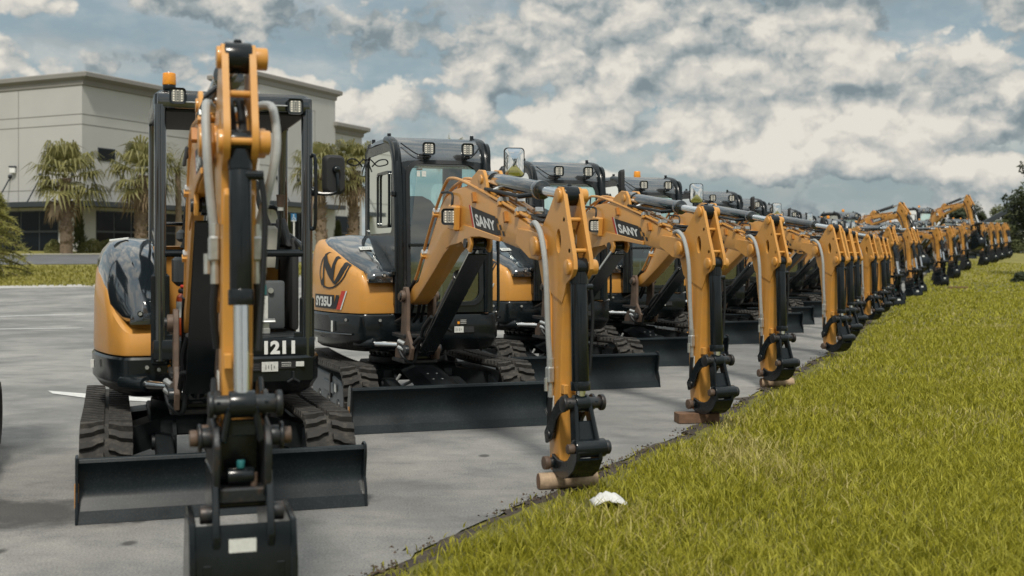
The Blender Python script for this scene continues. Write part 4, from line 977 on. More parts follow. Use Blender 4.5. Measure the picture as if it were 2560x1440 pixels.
# ragged darker patches: beside the first machine, beneath it and beneath the second
sx = N(nt, 'ShaderNodeSeparateXYZ'); L(tc.outputs['Object'], sx.inputs['Vector'])
def mth(op, a, b_=None, c=None):
    n = N(nt, 'ShaderNodeMath', operation=op)
    for i, v in enumerate((a, b_, c)):
        if v is None: continue
        if isinstance(v, (int, float)): n.inputs[i].default_value = v
        else: L(v, n.inputs[i])
    return n.outputs[0]
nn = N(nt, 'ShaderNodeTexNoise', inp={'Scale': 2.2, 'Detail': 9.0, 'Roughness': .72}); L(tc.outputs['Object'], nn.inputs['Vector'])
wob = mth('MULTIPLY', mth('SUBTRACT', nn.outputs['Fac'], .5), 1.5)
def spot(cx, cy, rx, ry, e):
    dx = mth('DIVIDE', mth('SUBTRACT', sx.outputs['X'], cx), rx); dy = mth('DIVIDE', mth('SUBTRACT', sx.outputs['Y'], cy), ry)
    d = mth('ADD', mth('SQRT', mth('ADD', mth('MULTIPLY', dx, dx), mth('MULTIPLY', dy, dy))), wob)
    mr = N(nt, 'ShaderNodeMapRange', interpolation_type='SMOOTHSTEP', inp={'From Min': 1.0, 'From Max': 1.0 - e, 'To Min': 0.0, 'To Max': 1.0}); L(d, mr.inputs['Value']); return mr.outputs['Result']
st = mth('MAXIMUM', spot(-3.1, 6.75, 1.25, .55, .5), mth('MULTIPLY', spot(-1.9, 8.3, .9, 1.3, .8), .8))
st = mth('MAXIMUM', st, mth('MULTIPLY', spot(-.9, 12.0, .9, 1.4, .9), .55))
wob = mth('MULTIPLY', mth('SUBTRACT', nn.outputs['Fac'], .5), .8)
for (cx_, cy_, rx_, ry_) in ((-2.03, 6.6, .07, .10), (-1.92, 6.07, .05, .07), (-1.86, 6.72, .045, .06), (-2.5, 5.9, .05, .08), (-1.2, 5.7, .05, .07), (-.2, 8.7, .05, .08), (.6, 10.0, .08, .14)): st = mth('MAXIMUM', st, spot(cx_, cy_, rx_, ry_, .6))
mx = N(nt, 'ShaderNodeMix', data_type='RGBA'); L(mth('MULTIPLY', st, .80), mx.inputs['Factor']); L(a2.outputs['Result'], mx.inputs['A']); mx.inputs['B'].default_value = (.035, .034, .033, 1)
# long pale wear streaks further back in the yard
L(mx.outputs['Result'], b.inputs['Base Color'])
bp = N(nt, 'ShaderNodeBump', inp={'Strength': .35, 'Distance': .01}); L(n2.outputs['Fac'], bp.inputs['Height']); L(bp.outputs['Normal'], b.inputs['Normal'])
L(b.outputs['BSDF'], out.inputs['Surface'])
pbsdf('lawn_base', (.115, .108, .018), .95, var=.4, vscale=3, dust=(.04, .035, .012), dust_amt=.8, dust_scale=8)
pbsdf('road_asphalt', (.105, .108, .112), .85, var=.18, vscale=.8)
pbsdf('line_paint', (.58, .58, .56), .7, var=.1, vscale=9, dust=(.25, .25, .24), dust_amt=.5, dust_scale=14)
pbsdf('line_worn', (.42, .42, .41), .8, var=.15, vscale=3, dust=(.22, .22, .215), dust_amt=.9, dust_scale=4)
pbsdf('soil', (.045, .036, .028), .95, var=.4, vscale=7, dust=(.13, .10, .07), dust_amt=.6, dust_scale=25, bump=.5, bscale=30)
m, nt, out = new_mat('turf'); L = nt.links.new
tc = N(nt, 'ShaderNodeTexCoord'); b = N(nt, 'ShaderNodeBsdfPrincipled'); b.inputs['Roughness'].default_value = .9
n1 = N(nt, 'ShaderNodeTexNoise', inp={'Scale': .9, 'Detail': 8.0, 'Roughness': .7}); n2 = N(nt, 'ShaderNodeTexNoise', inp={'Scale': 26.0, 'Detail': 4.0, 'Roughness': .7})
L(tc.outputs['Object'], n1.inputs['Vector']); L(tc.outputs['Object'], n2.inputs['Vector'])
r1 = ramp(nt, n1.outputs['Fac'], [(.3, (.125, .115, .022)), (.5, (.205, .185, .036)), (.7, (.27, .235, .06))]); r2 = ramp(nt, n2.outputs['Fac'], [(.3, (.5, .5, .5)), (.6, (1.1, 1.1, 1.1))])
a1 = N(nt, 'ShaderNodeMix', data_type='RGBA', blend_type='MULTIPLY', inp={'Factor': .8}); L(r1.outputs['Color'], a1.inputs['A']); L(r2.outputs['Color'], a1.inputs['B']); L(a1.outputs['Result'], b.inputs['Base Color'])
bp = N(nt, 'ShaderNodeBump', inp={'Strength': .6, 'Distance': .03}); L(n2.outputs['Fac'], bp.inputs['Height']); L(bp.outputs['Normal'], b.inputs['Normal']); L(b.outputs['BSDF'], out.inputs['Surface'])

# ground sheet to the horizon
g = MB(); rings = []
xs = [-900, -300, -120, -80] + [-64 + 4 * i for i in range(33)] + [90, 140, 300, 900]; ys = [-300, -60, -20] + [-8 + 4 * i for i in range(36)] + [170, 240, 500, 1200]
vs = [(x, y, hgt(x, y) - .012) for y in ys for x in xs]; nx = len(xs)
fs = [(j * nx + i, j * nx + i + 1, (j + 1) * nx + i + 1, (j + 1) * nx + i) for j in range(len(ys) - 1) for i in range(nx - 1)]
o = pydata('ground', vs, fs, 'turf'); tag(o, 'wide grassy ground stretching to the horizon', 'ground', kind='structure')

# lawn edge (asphalt / grass) read as ground points
EDGE = [(-6.0, -3.0), (-3.2, 1.0), (-2.0, 3.0), (-1.15, 4.6), (-.62, 5.5), (-.30, 6.3), (.14, 7.2), (.50, 7.9), (1.10, 9.2), (1.88, 11.0), (2.48, 12.5), (3.5, 15.0), (4.65, 17.8), (6.0, 21.5), (8.3, 28), (11.3, 36), (14.6, 45), (18.6, 56), (23.2, 68), (30.5, 86), (47, 125)]
def edge_x(y):
    for (xa, ya), (xb, yb) in zip(EDGE, EDGE[1:]):
        if y <= yb: return xa + (xb - xa) * (y - ya) / (yb - ya)
    return EDGE[-1][0]
def edge_y(x):
    for (xa, ya), (xb, yb) in zip(EDGE, EDGE[1:]):
        if x <= xb: return ya + (yb - ya) * (x - xa) / (xb - xa)
    return EDGE[-1][1]
def wob(y, amp): return amp * (noise.noise((y * 1.3, 3.1, 0)) + .6 * noise.noise((y * 4.1, 9.1, 0)) + .35 * noise.noise((y * 11.0, 1.1, 5)))
rag = []
y = -3.0
while y < 125: rag.append((edge_x(y) + wob(y, .07), y)); y += .12 if y < 25 else 1.0
yard = [(-70, -20), (-6.0, -20)] + [(x - .0, y) for x, y in rag[::1]] + [(46, 130), (-12, 130), (-4.0, 90), (-5, 62), (-9.2, 44), (-14.5, 40.6), (-18, 39.6), (-60, 37.5)]
# yard ends at the island; road and island drawn above the turf ground
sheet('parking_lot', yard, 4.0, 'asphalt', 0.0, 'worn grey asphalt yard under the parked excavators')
lawn = [(x + .10 + wob(y + 40, .10), y) for x, y in rag if y < 60] + [(60, 60), (30, -3.0)]
sheet('lawn', lawn, 4.0, 'lawn_base', .003, 'dark thatch under the lawn grass')
strip = [(x + .12 + wob(y + 40, .10), y) for x, y in rag] + [(x + .035 + min(.06, wob(y * 1.7 + 9, .16)), y) for x, y in rag][::-1]
sheet('soil_strip', strip, 4.0, 'soil', .004, 'dark bare soil along the edge of the lawn')
road = [(-120, 52.0), (-30, 52.6), (-12, 54.5), (-2, 58), (-2, 66), (-12, 63.2), (-30, 61.8), (-120, 60.5)]
sheet('road', road, 4.0, 'road_asphalt', .006, 'dark asphalt road behind the grass island')
kerb = [(-120, 60.5), (-30, 61.8), (-12, 63.2), (-2, 66), (-2, 66.7), (-12, 64.0), (-30, 62.6), (-120, 61.3)]
sheet('kerb', kerb, 4.0, 'concrete', .03, 'pale concrete kerb along the far side of the road')
apron = [(-60, 37.5), (-18, 39.6), (-14.5, 40.6), (-9.2, 44), (-9.7, 45), (-14.8, 41.9), (-18, 41.0), (-60, 39.4)]
sheet('gutter', apron, 4.0, 'concrete', .008, 'pale concrete gutter in front of the grass island')
# parking lines
sheet('parking_line', [(-3.72, 10.75), (-3.25, 10.35), (2.2, 12.6), (2.05, 12.75), (-3.1, 10.72)][0:0] or [(-4.905, 12.8), (-4.2, 12.42), (-3.3, 12.0), (-3.3, 11.75), (-4.19, 12.09), (-4.76, 12.54)], 4.0, 'line_paint', .006, 'short white parking line behind the open excavator')
sheet('parking_line', [(-14, 22.3), (-8.4, 23.5), (-8.4, 23.75), (-14, 22.65)], 4.0, 'line_worn', .006, 'faded white parking line far across the yard')
sheet('parking_line', [(-12, 27.7), (-10.2, 28.8), (-10.2, 29.2), (-12, 28.1)], 4.0, 'line_worn', .006, 'short worn paint streak in the yard near the gutter')

# grass blades
def grass(name, spots, mat, label, seed):
    rng = random.Random(seed); V = []; F = []
    for (x, y, z, h, w, lean) in spots:
        a = rng.uniform(0, 2 * PI); la = rng.uniform(0, 2 * PI); l = h * lean * rng.uniform(.2, 1.1)
        dx, dy = math.cos(a) * w, math.sin(a) * w; lx, ly = math.cos(la) * l, math.sin(la) * l
        i = len(V)
        V += [(x - dx, y - dy, z), (x + dx, y + dy, z), (x + lx * .35 - dx * .8, y + ly * .35 - dy * .8, z + h * .6), (x + lx * .35 + dx * .8, y + ly * .35 + dy * .8, z + h * .6), (x + lx, y + ly, z + h * rng.uniform(.8, 1.0))]
        F += [(i, i + 1, i + 3, i + 2), (i + 2, i + 3, i + 4)]
    o = pydata(name, V, F, mat, smooth=True); return tag(o, label, 'grass', kind='stuff')
rng = random.Random(3); spots = []
def area(y0, y1, dens, h0, h1, w0, x_right):
    y = y0; n = 0
    tot = int((y1 - y0) * (x_right(y0) + x_right(y1) - edge_x(y0) - edge_x(y1)) / 2 * dens)
    for _ in range(tot):
        y = y0 + (y1 - y0) * rng.random(); xe = edge_x(y) + wob(y, .07); xr = x_right(y)
        x = xe - .03 + (xr - xe) * rng.random()
        d = x - xe; cl = noise.noise((x * 1.1, y * 1.1, 2.0)); hh = (h0 + (h1 - h0) * rng.random()) * (1 + .35 * cl)
        fade = smooth(.0, .55, d + .12 * noise.noise((x * 3, y * 3, 7)))
        if rng.random() > .10 + .9 * fade: continue
        if abs(x - .548) < .17 and 6.70 < y < 7.02: hh *= .3
        spots.append((x, y, hgt(x, y), hh * (.35 + .65 * fade), w0 * rng.uniform(.55, 1.3), .95))
xr_ = lambda y: y * .4229 + .8
area(3.6, 6, 2700, .055, .14, .0042, xr_); area(6, 9, 2200, .05, .125, .0045, xr_); area(9, 14, 1100, .05, .115, .006, xr_)
area(14, 24, 420, .05, .11, .008, xr_); area(24, 45, 95, .05, .11, .016, xr_); area(45, 90, 18, .06, .12, .035, xr_)
def side_area(y0, y1, dens, h1, w0):
    for _ in range(int((y1 - y0) * 5.0 * dens)):
        y = y0 + (y1 - y0) * rng.random(); x = y * .4229 + .75 + 5.0 * rng.random() ** 1.3
        spots.append((x, y, hgt(x, y), rng.uniform(.05, h1), w0 * rng.uniform(.6, 1.3), .95))
side_area(1.5, 9, 650, .13, .007); side_area(9, 24, 260, .12, .010); side_area(24, 60, 40, .12, .02)
dry = [s for s in spots if noise.noise((s[0] * .9, s[1] * .9, 20)) + rng.gauss(0, .35) > .62]; ds = set(dry)
grass('lawn_grass', [s for s in spots if s not in ds], 'grass_blade', 'yellow green lawn grass along the right side of the yard', 5)
grass('dry_grass', dry, 'grass_dry', 'straw coloured blades scattered through the lawn', 8)
spots = []
for _ in range(9000):
    y = 41 + 11 * rng.random(); x = -26 + 18 * rng.random()
    spots.append((x, y, hgt(x, y), rng.uniform(.06, .14), .03, .8))
grass('island_grass', spots, 'grass_short', 'mown grass on the island beside the road', 6)
# weeds and litter of dead leaves along the soil strip
V = []; F = []
for _ in range(3000):
    y = 4.2 + 22 * rng.random() ** 1.5; x = edge_x(y) + wob(y, .07) + rng.gauss(.05, .05) * (1 if rng.random() < .85 else 2.2); r = rng.uniform(.005, .016); z = .006 + rng.random() * .02
    if noise.noise((x * 2.2, y * 2.2, 4)) < -.08: continue
    a = rng.uniform(0, 6.3); t = rng.uniform(-.5, .5); i = len(V)
    V += [(x + math.cos(a) * r, y + math.sin(a) * r, z + t * r), (x - math.sin(a) * r * .45, y + math.cos(a) * r * .45, z + .01), (x - math.cos(a) * r, y - math.sin(a) * r, z - t * r * .5), (x + math.sin(a) * r * .45, y - math.cos(a) * r * .45, z)]
    F.append((i, i + 1, i + 2, i + 3))
o = pydata('leaf_litter', V, F, 'debris_leaf'); tag(o, 'dead leaves and crumbs strewn along the lawn edge', 'litter', kind='stuff')

# ------------------------------------------------------------------ building
def gp(px, D): return (px - 1280.0) / F_PX * D
dR = Vector((.387, .922)); dL = Vector((-.889, .458))
C0 = Vector((-24.86, 70.0)); ZB = 0.9
bld = empty('building', (C0.x, C0.y, 1.6)); tag(bld, 'large pale grey flat-roofed building with stepped cornices behind the palms', 'building')
IB = Matrix.Translation((-C0.x, -C0.y, -1.6))
def bbuild(mb, name, parent): 
    bmesh.ops.transform(mb.bm, matrix=IB, verts=mb.bm.verts) if parent is not None else None
    return mb.build(name, parent, 25)
def wall_seg(mb, p, q, z0, z1, th, m):
    """wall slab from p to q (outer face), thickness inwards"""
    d = (q - p).normalized(); n = Vector((-d.y, d.x))
    if n.y < 0: n = -n
    pts = [p, q, q + n * th, p + n * th]
    mb.loft([[(a.x, a.y, z0) for a in pts], [(a.x, a.y, z1) for a in pts]], m)
def block(name, A, tl, tr, z1):
    """corner A, left face length tl along dL, right face length tr along dR"""
    P = [A + dL * tl, A, A + dR * tr, A + dR * tr + dL * tl]
    b = MB(); b.loft([[(a.x, a.y, ZB) for a in P], [(a.x, a.y, z1 - .55) for a in P]], 'wall')
    # panel joints
    def groove(p, q, z0, z1_):
        d = (q - p).normalized(); n = Vector((d.y, -d.x)); n = n if n.y < 0 else -n
        c = (p + q) / 2 + n * .0; L_ = max((q - p).length, .05)
        b.loft([[tuple(Vector((a.x, a.y, z)) ) for a in (p + n * .012, q + n * .012, q - n * .02, p - n * .02)] for z in (z0, z1_)], 'wall_groove')
    return P, b, groove
def cornice(P, z1, parent, closed=False):
    cen = sum(P, Vector((0, 0))) / 4
    def off(e): 
        res = []
        for a in P:
            d = (a - cen); d.normalize(); res.append(a + d * e * 1.35)
        return res
    c = MB(); rings = [[(a.x, a.y, z) for a in off(e)] for e, z in ((.02, z1 - .75), (.10, z1 - .72), (.14, z1 - .45), (.42, z1 - .32), (.5, z1 - .28), (.5, z1 - .06), (.44, z1), (-.4, z1))]
    c.loft(rings, 'cornice'); return bbuild(c, 'cornice', parent)
specs = [('main', C0, 30.0, 14.0, 11.97), ('entry', Vector((-16.26, 78.0)), 3.62, 9.34, 13.15), ('side', Vector((-12.64, 86.6)) + Vector((-3.0, 1.545)), 14.0, 0, 10.9)]
P, b, groove = block('wall', C0, 30.0, 14.0, 11.97)
zt_ = 11.97
for z in (9.54, 8.95): groove(C0, C0 + dL * 30, z, z + .05); groove(C0, C0 + dR * 14, z, z + .05)
groove(C0 + dR * .3, C0 + dR * 14, 5.2, 5.24); groove(C0, C0 + dL * 30, 5.2, 5.24)
for t in (5.2, 11.4, 17.6): groove(C0 + dL * t, C0 + dL * (t + .05), 1.2, 11.3)
for t in (6.0, 11.6): groove(C0 + dR * t, C0 + dR * (t + .05), 1.2, 11.3)
w0 = bbuild(b, 'wall', bld); cornice(P, zt_, bld)
A = Vector((-16.26, 78.0)); P, b, groove = block('wall', A, 3.62, 9.34, 13.15)
groove(A + dR * 6.6, A + dR * 6.65, 4, 11.4); groove(A + dR * 1.2, A + dR * 6.6, 11.35, 11.4); groove(A + dR * 1.2, A + dR * 1.25, 4, 11.4); groove(A, A + dR * 9.3, 7.2, 7.25); groove(A, A + dR * 9.3, 4.6, 4.65)
bbuild(b, 'wall', bld); cornice(P, 13.15, bld)
A2 = A + dR * 9.34 + dL * .3; P, b, groove = block('wall', A2, 14.0, 4.3, 10.9)
groove(A2, A2 + dR * 4.2, 7.2, 7.25)
bbuild(b, 'wall', bld); cornice(P, 10.9, bld)
def on_wall(A, d, t, z, out=0.0):
    n = Vector((d.y, -d.x)); n = n if n.y < 0 else -n
    q = A + d * t + n * out; return Vector((q.x, q.y, z))
def wbox(mb, A, d, t0, t1, z0, z1, o0, o1, m):
    n = Vector((d.y, -d.x)); n = n if n.y < 0 else -n
    pts = [A + d * t0 + n * o0, A + d * t1 + n * o0, A + d * t1 + n * o1, A + d * t0 + n * o1]
    mb.loft([[(a.x, a.y, z0) for a in pts], [(a.x, a.y, z1) for a in pts]], m)
def window(A, d, t0, t1, z0, z1, nx=1, nz=1):
    f = MB(); wbox(f, A, d, t0, t1, z0, z1, -.3, .03, 'dark_metal'); o = bbuild(f, 'window', bld)
    for i in range(nx):
        for j in range(nz):
            g_ = MB(); ta = t0 + (t1 - t0) * i / nx + .06; tb = t0 + (t1 - t0) * (i + 1) / nx - .06; za = z0 + (z1 - z0) * j / nz + .06; zb = z0 + (z1 - z0) * (j + 1) / nz - .06
            wbox(g_, A, d, ta, tb, za, zb, .02, .045, 'win_dark'); bbuild(g_, 'pane', o)
window(C0, dR, 1.3, 2.75, 6.95, 7.72, 1, 1)
window(C0, dL, 1.68, 2.85, 6.9, 7.69, 1, 1)
window(C0, dR, 1.15, 13.2, 1.55, 4.0, 8, 2)
window(C0, dL, 1.9, 9.6, 1.55, 4.0, 5, 2)
window(A, dR, 2.6, 5.6, 1.75, 4.25, 3, 1)
window(A2, dR, .5, 3.9, 1.75, 4.2, 2, 2)
# awning with tie rods
for AA, d, t0, t1, zz in ((C0, dR, -.9, 13.5, 4.35), (C0, dL, -.9, 20, 4.35), (A, dR, .3, 9.3, 4.75)):
    a = MB(); wbox(a, AA, d, t0, t1, zz - .16, zz + .14, -.05, 1.15 if AA is C0 else .9, 'dark_metal'); aw = bbuild(a, 'awning', bld)
    n = int((t1 - t0) / 2.6)
    for i in range(n):
        t = t0 + 1.6 + i * 2.6
        if AA is A and i > 1: continue
        r = MB(); r.beam(on_wall(AA, d, t, zz + .1, 1.05), on_wall(AA, d, t, zz + 1.75, .0), .06, .06, 'dark_metal', 0); r.sphere(on_wall(AA, d, t, zz + 1.75, .05), .13, 'dark_metal', u=8, v=6)
        bmesh.ops.transform(r.bm, matrix=IB, verts=r.bm.verts); r.build('tie_rod', aw)
l = MB(); p = on_wall(C0, dL, 5.55, 6.45, .12); l.box(p, (.34, .3, .34), 'white', bev=.03); l.box(p + Vector((0, 0, .22)), (.4, .36, .08), 'dark_metal'); bbuild(l, 'wall_lamp', bld)

# ------------------------------------------------------------------ plants
def palm(x, y, th, r_tr, crown, label, group, droop=1.0, n=34, date=False, seed=0, dry=5):
    rg = random.Random(seed); z0 = hgt(x, y); root = empty('palm_tree', (x, y, z0)); tag(root, label, 'palm tree', group)
    t = MB(); k = 14; lean = rg.uniform(-.1, .1)
    t.tube([(lean * (i / k) ** 2, 0, th * i / k) for i in range(k + 1)], r_tr, 'bark', 12, 1, rfun=lambda u: r_tr * (1.15 - .25 * u + .12 * math.sin(u * 40)))
    if not date:
        for i in range(150):   # cut leaf boots
            u = .12 + .86 * rg.random(); a = rg.uniform(0, 6.3); rr = r_tr * 1.02; c, s = math.cos(a), math.sin(a); z = th * u
            t.beam((lean * u * u + c * rr * .8, s * rr * .8, z - .08), (lean * u * u + c * (rr + .10), s * (rr + .10), z + .13), .09, .035, 'bark', 0)
    t.build('trunk', root)
    V = []; F = []; Vd = []; Fd = []
    def blade(V, F, p, q, w, nrm):
        d = (q - p); s = d.cross(nrm); 
        if s.length < 1e-5: return
        s.normalize(); m = p.lerp(q, .45) + nrm * .01; i = len(V)
        V.extend([tuple(p - s * w * .5), tuple(p + s * w * .5), tuple(m + s * w), tuple(q), tuple(m - s * w)]); F.append((i, i + 1, i + 2, i + 3, i + 4))
    top = Vector((lean, 0, th))
    for f in range(n + dry):
        dead = f >= n
        az = f * 2.39996 + rg.uniform(-.2, .2); u = (f + .5) / n if not dead else 1.0
        el = R(82 - 118 * u ** .9) + rg.uniform(-.12, .12)
        if date: el = R(80 - 95 * u)
        if dead: el = R(-62) + rg.uniform(-.2, .2)
        d = Vector((math.cos(az) * math.cos(el), math.sin(az) * math.cos(el), math.sin(el)))
        Vx, Fx = (Vd, Fd) if dead else (V, F)
        if date:
            L_ = crown * rg.uniform(.85, 1.1); p = top.copy(); dd = d.copy(); side = Vector((-math.sin(az), math.cos(az), 0)); ns = 16
            for i in range(ns):
                q = p + dd * L_ / ns; dd = (dd + Vector((0, 0, -.12 * droop))).normalized()
                for s in (-1, 1):
                    ll = L_ * .24 * math.sin(PI * (.12 + .8 * i / ns)) + .05
                    blade(Vx, Fx, p, p + (side * s * .8 + dd * .6 + Vector((0, 0, .22 - .5 * rg.random()))).normalized() * ll, .022, Vector((0, 0, 1)))
                p = q
        else:
            st_ = crown * rg.uniform(.34, .60); hub = top + d * st_; side = Vector((-math.sin(az), math.cos(az), 0)); upn = side.cross(d)
            blade(Vx, Fx, top, hub, .03, upn)
            R_ = crown * rg.uniform(.36, .62)
            for i in range(15):
                a = R(-105 + 210 * i / 14); r_ = R_ * (1 - .25 * abs(a / 1.9)) * rg.uniform(.85, 1.08)
                e = (d * math.cos(a) + side * math.sin(a) * .92 - upn * .12).normalized()
                mid = hub + e * r_ * .6; tip = mid + (e * .5 + Vector((rg.gauss(0, .12), rg.gauss(0, .12), -1.0 * droop * rg.uniform(.4, 1.5)))).normalized() * r_ * rg.uniform(.4, .75)
                w = .028 * crown / 1.3; s = e.cross(upn).normalized() * w; i0 = len(Vx)
                Vx.extend([tuple(hub - s * .3), tuple(hub + s * .3), tuple(mid + s), tuple(mid - s), tuple(tip)]); Fx.extend([(i0, i0 + 1, i0 + 2, i0 + 3), (i0 + 3, i0 + 2, i0 + 4)])
    pydata('crown', V, F, 'palm_leaf', root, smooth=False)
    if Vd: pydata('dead_frond', Vd, Fd, 'palm_dry', root, smooth=False)
    return root
G1 = 'palms planted in front of the building'
def at(px, D): return (gp(px, D), D)
palm(*at(166, 64.5), 4.0, .29, 2.65, 'shaggy palm with a thick boot-covered trunk, leftmost in front of the building', G1, 1.15, 40, seed=1, dry=4)
palm(*at(352, 66.0), 4.2, .29, 2.4, 'shaggy thick-trunked palm partly behind the canopy post of the open excavator', G1, 1.1, 38, seed=2, dry=9)
palm(*at(447, 67.5), 4.5, .17, 2.1, 'slender feather-leaved palm with a thin brown trunk seen through the open canopy', G1, .9, 30, True, seed=3, dry=0)
palm(*at(803, 69.0), 4.4, .27, 2.3, 'palm behind the door mirror of the open excavator', G1, 1.0, 34, seed=4, dry=3)
palm(*at(884, 71.0), 4.7, .27, 2.4, 'palm close to the left edge of the first closed cab', G1, 1.15, 38, seed=5, dry=7)
palm(*at(1128, 96.0), 7.45, .3, 2.0, 'tall palm whose tip shows above the first cab roof', None, 1.0, 26, seed=6, dry=0)
def cone_shrub(x, y, h, r, label, seed):
    rg = random.Random(seed); z0 = hgt(x, y); root = empty('cypress_shrub', (x, y, z0)); tag(root, label, 'shrub', 'narrow cypress shrubs by the building')
    t = MB(); t.cyl((0, 0, -.05), (0, 0, h * .7), .06, 'bark_dark', r1=.02, seg=8); t.build('trunk', root)
    V = []; F = []
    for i in range(1100):
        u = rg.random() ** .8; a = rg.uniform(0, 6.28); rr = r * (1 - u) ** .8 * (.7 + .5 * noise.noise((a * 1.5, u * 6, seed))) * (.5 + .6 * rg.random()) + .03
        p = Vector((math.cos(a) * rr, math.sin(a) * rr, .08 + u * h)); d = Vector((math.cos(a) * .5, math.sin(a) * .5, 1)) * rg.uniform(.12, .26); s = Vector((-math.sin(a), math.cos(a), rg.uniform(-.4, .4))) * .04
        j = len(V); V.extend([tuple(p - s), tuple(p + s), tuple(p + d)]); F.append((j, j + 1, j + 2))
    pydata('crown', V, F, 'cypress_leaf', root, False)
cone_shrub(*at(198, 66.5), 2.25, .55, 'dark cone-shaped shrub beside the leftmost palm trunk', 1)
cone_shrub(*at(720, 71), 1.9, .4, 'narrow cone-shaped shrub beside the blue parking sign', 2)
cone_shrub(*at(845, 73), 1.6, .42, 'narrow cone-shaped shrub before the dark windows right of the canopy', 3)
def bush(x, y, rx, h, label, seed, mat='bush_leaf', n=1500, grp='low hedge bushes along the building', nm='bush', ls=.07):
    rg = random.Random(seed); z0 = hgt(x, y); root = empty(nm, (x, y, z0)); tag(root, label, 'bush', grp); V = []; F = []
    for i in range(n):
        a = rg.uniform(0, 6.28); e = math.asin(rg.random()); q = Vector((math.cos(a) * math.cos(e) * rx, math.sin(a) * math.cos(e) * rx * .7, math.sin(e) * h))
        q *= (.75 + .3 * rg.random()) * (1 + .25 * noise.noise(q * 2.5 + Vector((seed, 0, 0)))); d = Vector((rg.gauss(0, 1), rg.gauss(0, 1), rg.gauss(.4, 1))).normalized() * ls; s = d.orthogonal().normalized() * ls * .5
        j = len(V); V.extend([tuple(q - s), tuple(q + d * .5), tuple(q + s), tuple(q - d)]); F.append((j, j + 1, j + 2, j + 3))
    pydata('foliage', V, F, mat, root, False)
    t = MB(); t.cyl((0, 0, -.05), (0, 0, h * .5), .05, 'bark_dark', seg=7); t.build('stem', root)
bush(*at(135, 66), .55, .62, 'clipped yellowish bush just left of the leftmost palm trunk', 1); bush(*at(225, 66.5), .75, .68, 'clipped yellowish bush right of the dark cone-shaped shrub', 3)
bush(*at(270, 67), .6, .62, 'clipped yellowish bush behind the black bonnet of the open excavator', 4)
bush(*at(735, 72), .8, .5, 'brownish low bush under the blue parking sign', 6)
def pine(x, y, h, label, seed):
    rg = random.Random(seed); z0 = hgt(x, y); root = empty('pine_tree', (x, y, z0)); tag(root, label, 'pine tree')
    t = MB(); t.tube([(0, 0, -.1), (.03, 0, h * .5), (0, 0, h)], .09, 'bark_dark', 8, 3, rfun=lambda u: .09 * (1 - .85 * u))
    V = []; F = []
    for i in range(62):
        u = .06 + .92 * i / 62; a = i * 2.4 + rg.uniform(-.3, .3); L_ = (1.75 * (1 - u) ** .75 + .15) * rg.uniform(.7, 1.1); p = Vector((0, 0, h * u)); dd = Vector((math.cos(a), math.sin(a), .25)); P_ = [p]
        for k in range(8): dd = (dd + Vector((0, 0, -.11))).normalized(); P_.append(P_[-1] + dd * L_ / 8)
        t.tube(P_, .02, 'bark_dark', 5, 1)
        for k in range(2, 9):
            for j in range(16):
                c = P_[k].lerp(P_[k - 1], rg.random()); d = (dd * .5 + Vector((rg.gauss(0, .6), rg.gauss(0, .6), rg.gauss(-.05, .45)))).normalized() * rg.uniform(.14, .30); s = d.orthogonal().normalized() * .018
                m = len(V); V.extend([tuple(c - s), tuple(c + s), tuple(c + d)]); F.append((m, m + 1, m + 2))
    t.build('trunk', root); pydata('crown', V, F, 'pine_leaf', root, False)
pine(*at(-18, 45.5), 3.4, 'young drooping pine on the grass island at the far left', 4)
def tree(x, y, h, r, th, label, mat, seed, n=9000, grp=None, ls=.28, nm='tree', airy=.0):
    rg = random.Random(seed); z0 = hgt(x, y); root = empty(nm, (x, y, z0)); tag(root, label, 'tree', grp)
    t = MB(); t.tube([(0, 0, -.1), (.05 * h * .1, 0, h * .45), (0, .1, h * .82)], h * .035, 'bark_dark', 8, 3, rfun=lambda u: h * .035 * (1 - .8 * u)); cl = []
    for i in range(26):
        u = th + (1 - th) * rg.random(); a = rg.uniform(0, 6.28); rr = r * (.25 + .85 * math.sin(PI * min(.95, .18 + .8 * (u - th) / (1 - th)))) * rg.uniform(.45, 1.0)
        c = Vector((math.cos(a) * rr, math.sin(a) * rr, h * u * .96)); cl.append((c, r * rg.uniform(.22, .42)))
        t.tube([(0, 0, h * max(.15, u - .25)), tuple(c * .5 + Vector((0, 0, h * u * .5 - .3))), tuple(c)], h * .008, 'bark_dark', 5, 2)
    V = []; F = []
    for i in range(n):
        c, cr = cl[int(rg.random() * len(cl))]; q = Vector((rg.gauss(0, 1), rg.gauss(0, 1), rg.gauss(0, .75))); q = q.normalized() * cr * (rg.random() ** .45) * 1.1; p = c + q
        d = Vector((rg.gauss(0, 1), rg.gauss(0, 1), rg.gauss(-.2, .8))).normalized() * ls * rg.uniform(.6, 1.2); s = d.orthogonal().normalized() * ls * .32
        j = len(V); V.extend([tuple(p - s), tuple(p + d * .6), tuple(p + s), tuple(p - d * .6)]); F.append((j, j + 1, j + 2, j + 3))
    t.build('trunk', root); pydata('crown', V, F, mat, root, False)
GT = 'trees at the far right end of the row'
tree(gp(2660, 70), 70, 8.0, 2.4, .30, 'dark tall tree cut off by the right edge of the picture', 'tree_leaf', 11, 9000, GT, .26)
tree(gp(2566, 122), 122, 5.2, 2.2, .1, 'mid-green round tree under the crane boom', 'tree_leaf_light', 12, 7000, GT, .26)
tree(gp(2515, 130), 130, 4.6, 2.2, .1, 'hazy green tree behind the far end of the excavator row', 'tree_leaf_light', 13, 6000, GT, .35)
tree(gp(2440, 150), 150, 5.6, 2.4, .15, 'distant tree peeping over the farthest booms', 'tree_leaf', 14, 5000, GT, .35)
tree(gp(2395, 150), 150, 5.2, 2.0, .15, 'small distant tree left of the farthest raised boom', 'tree_leaf', 15, 3500, GT, .35)
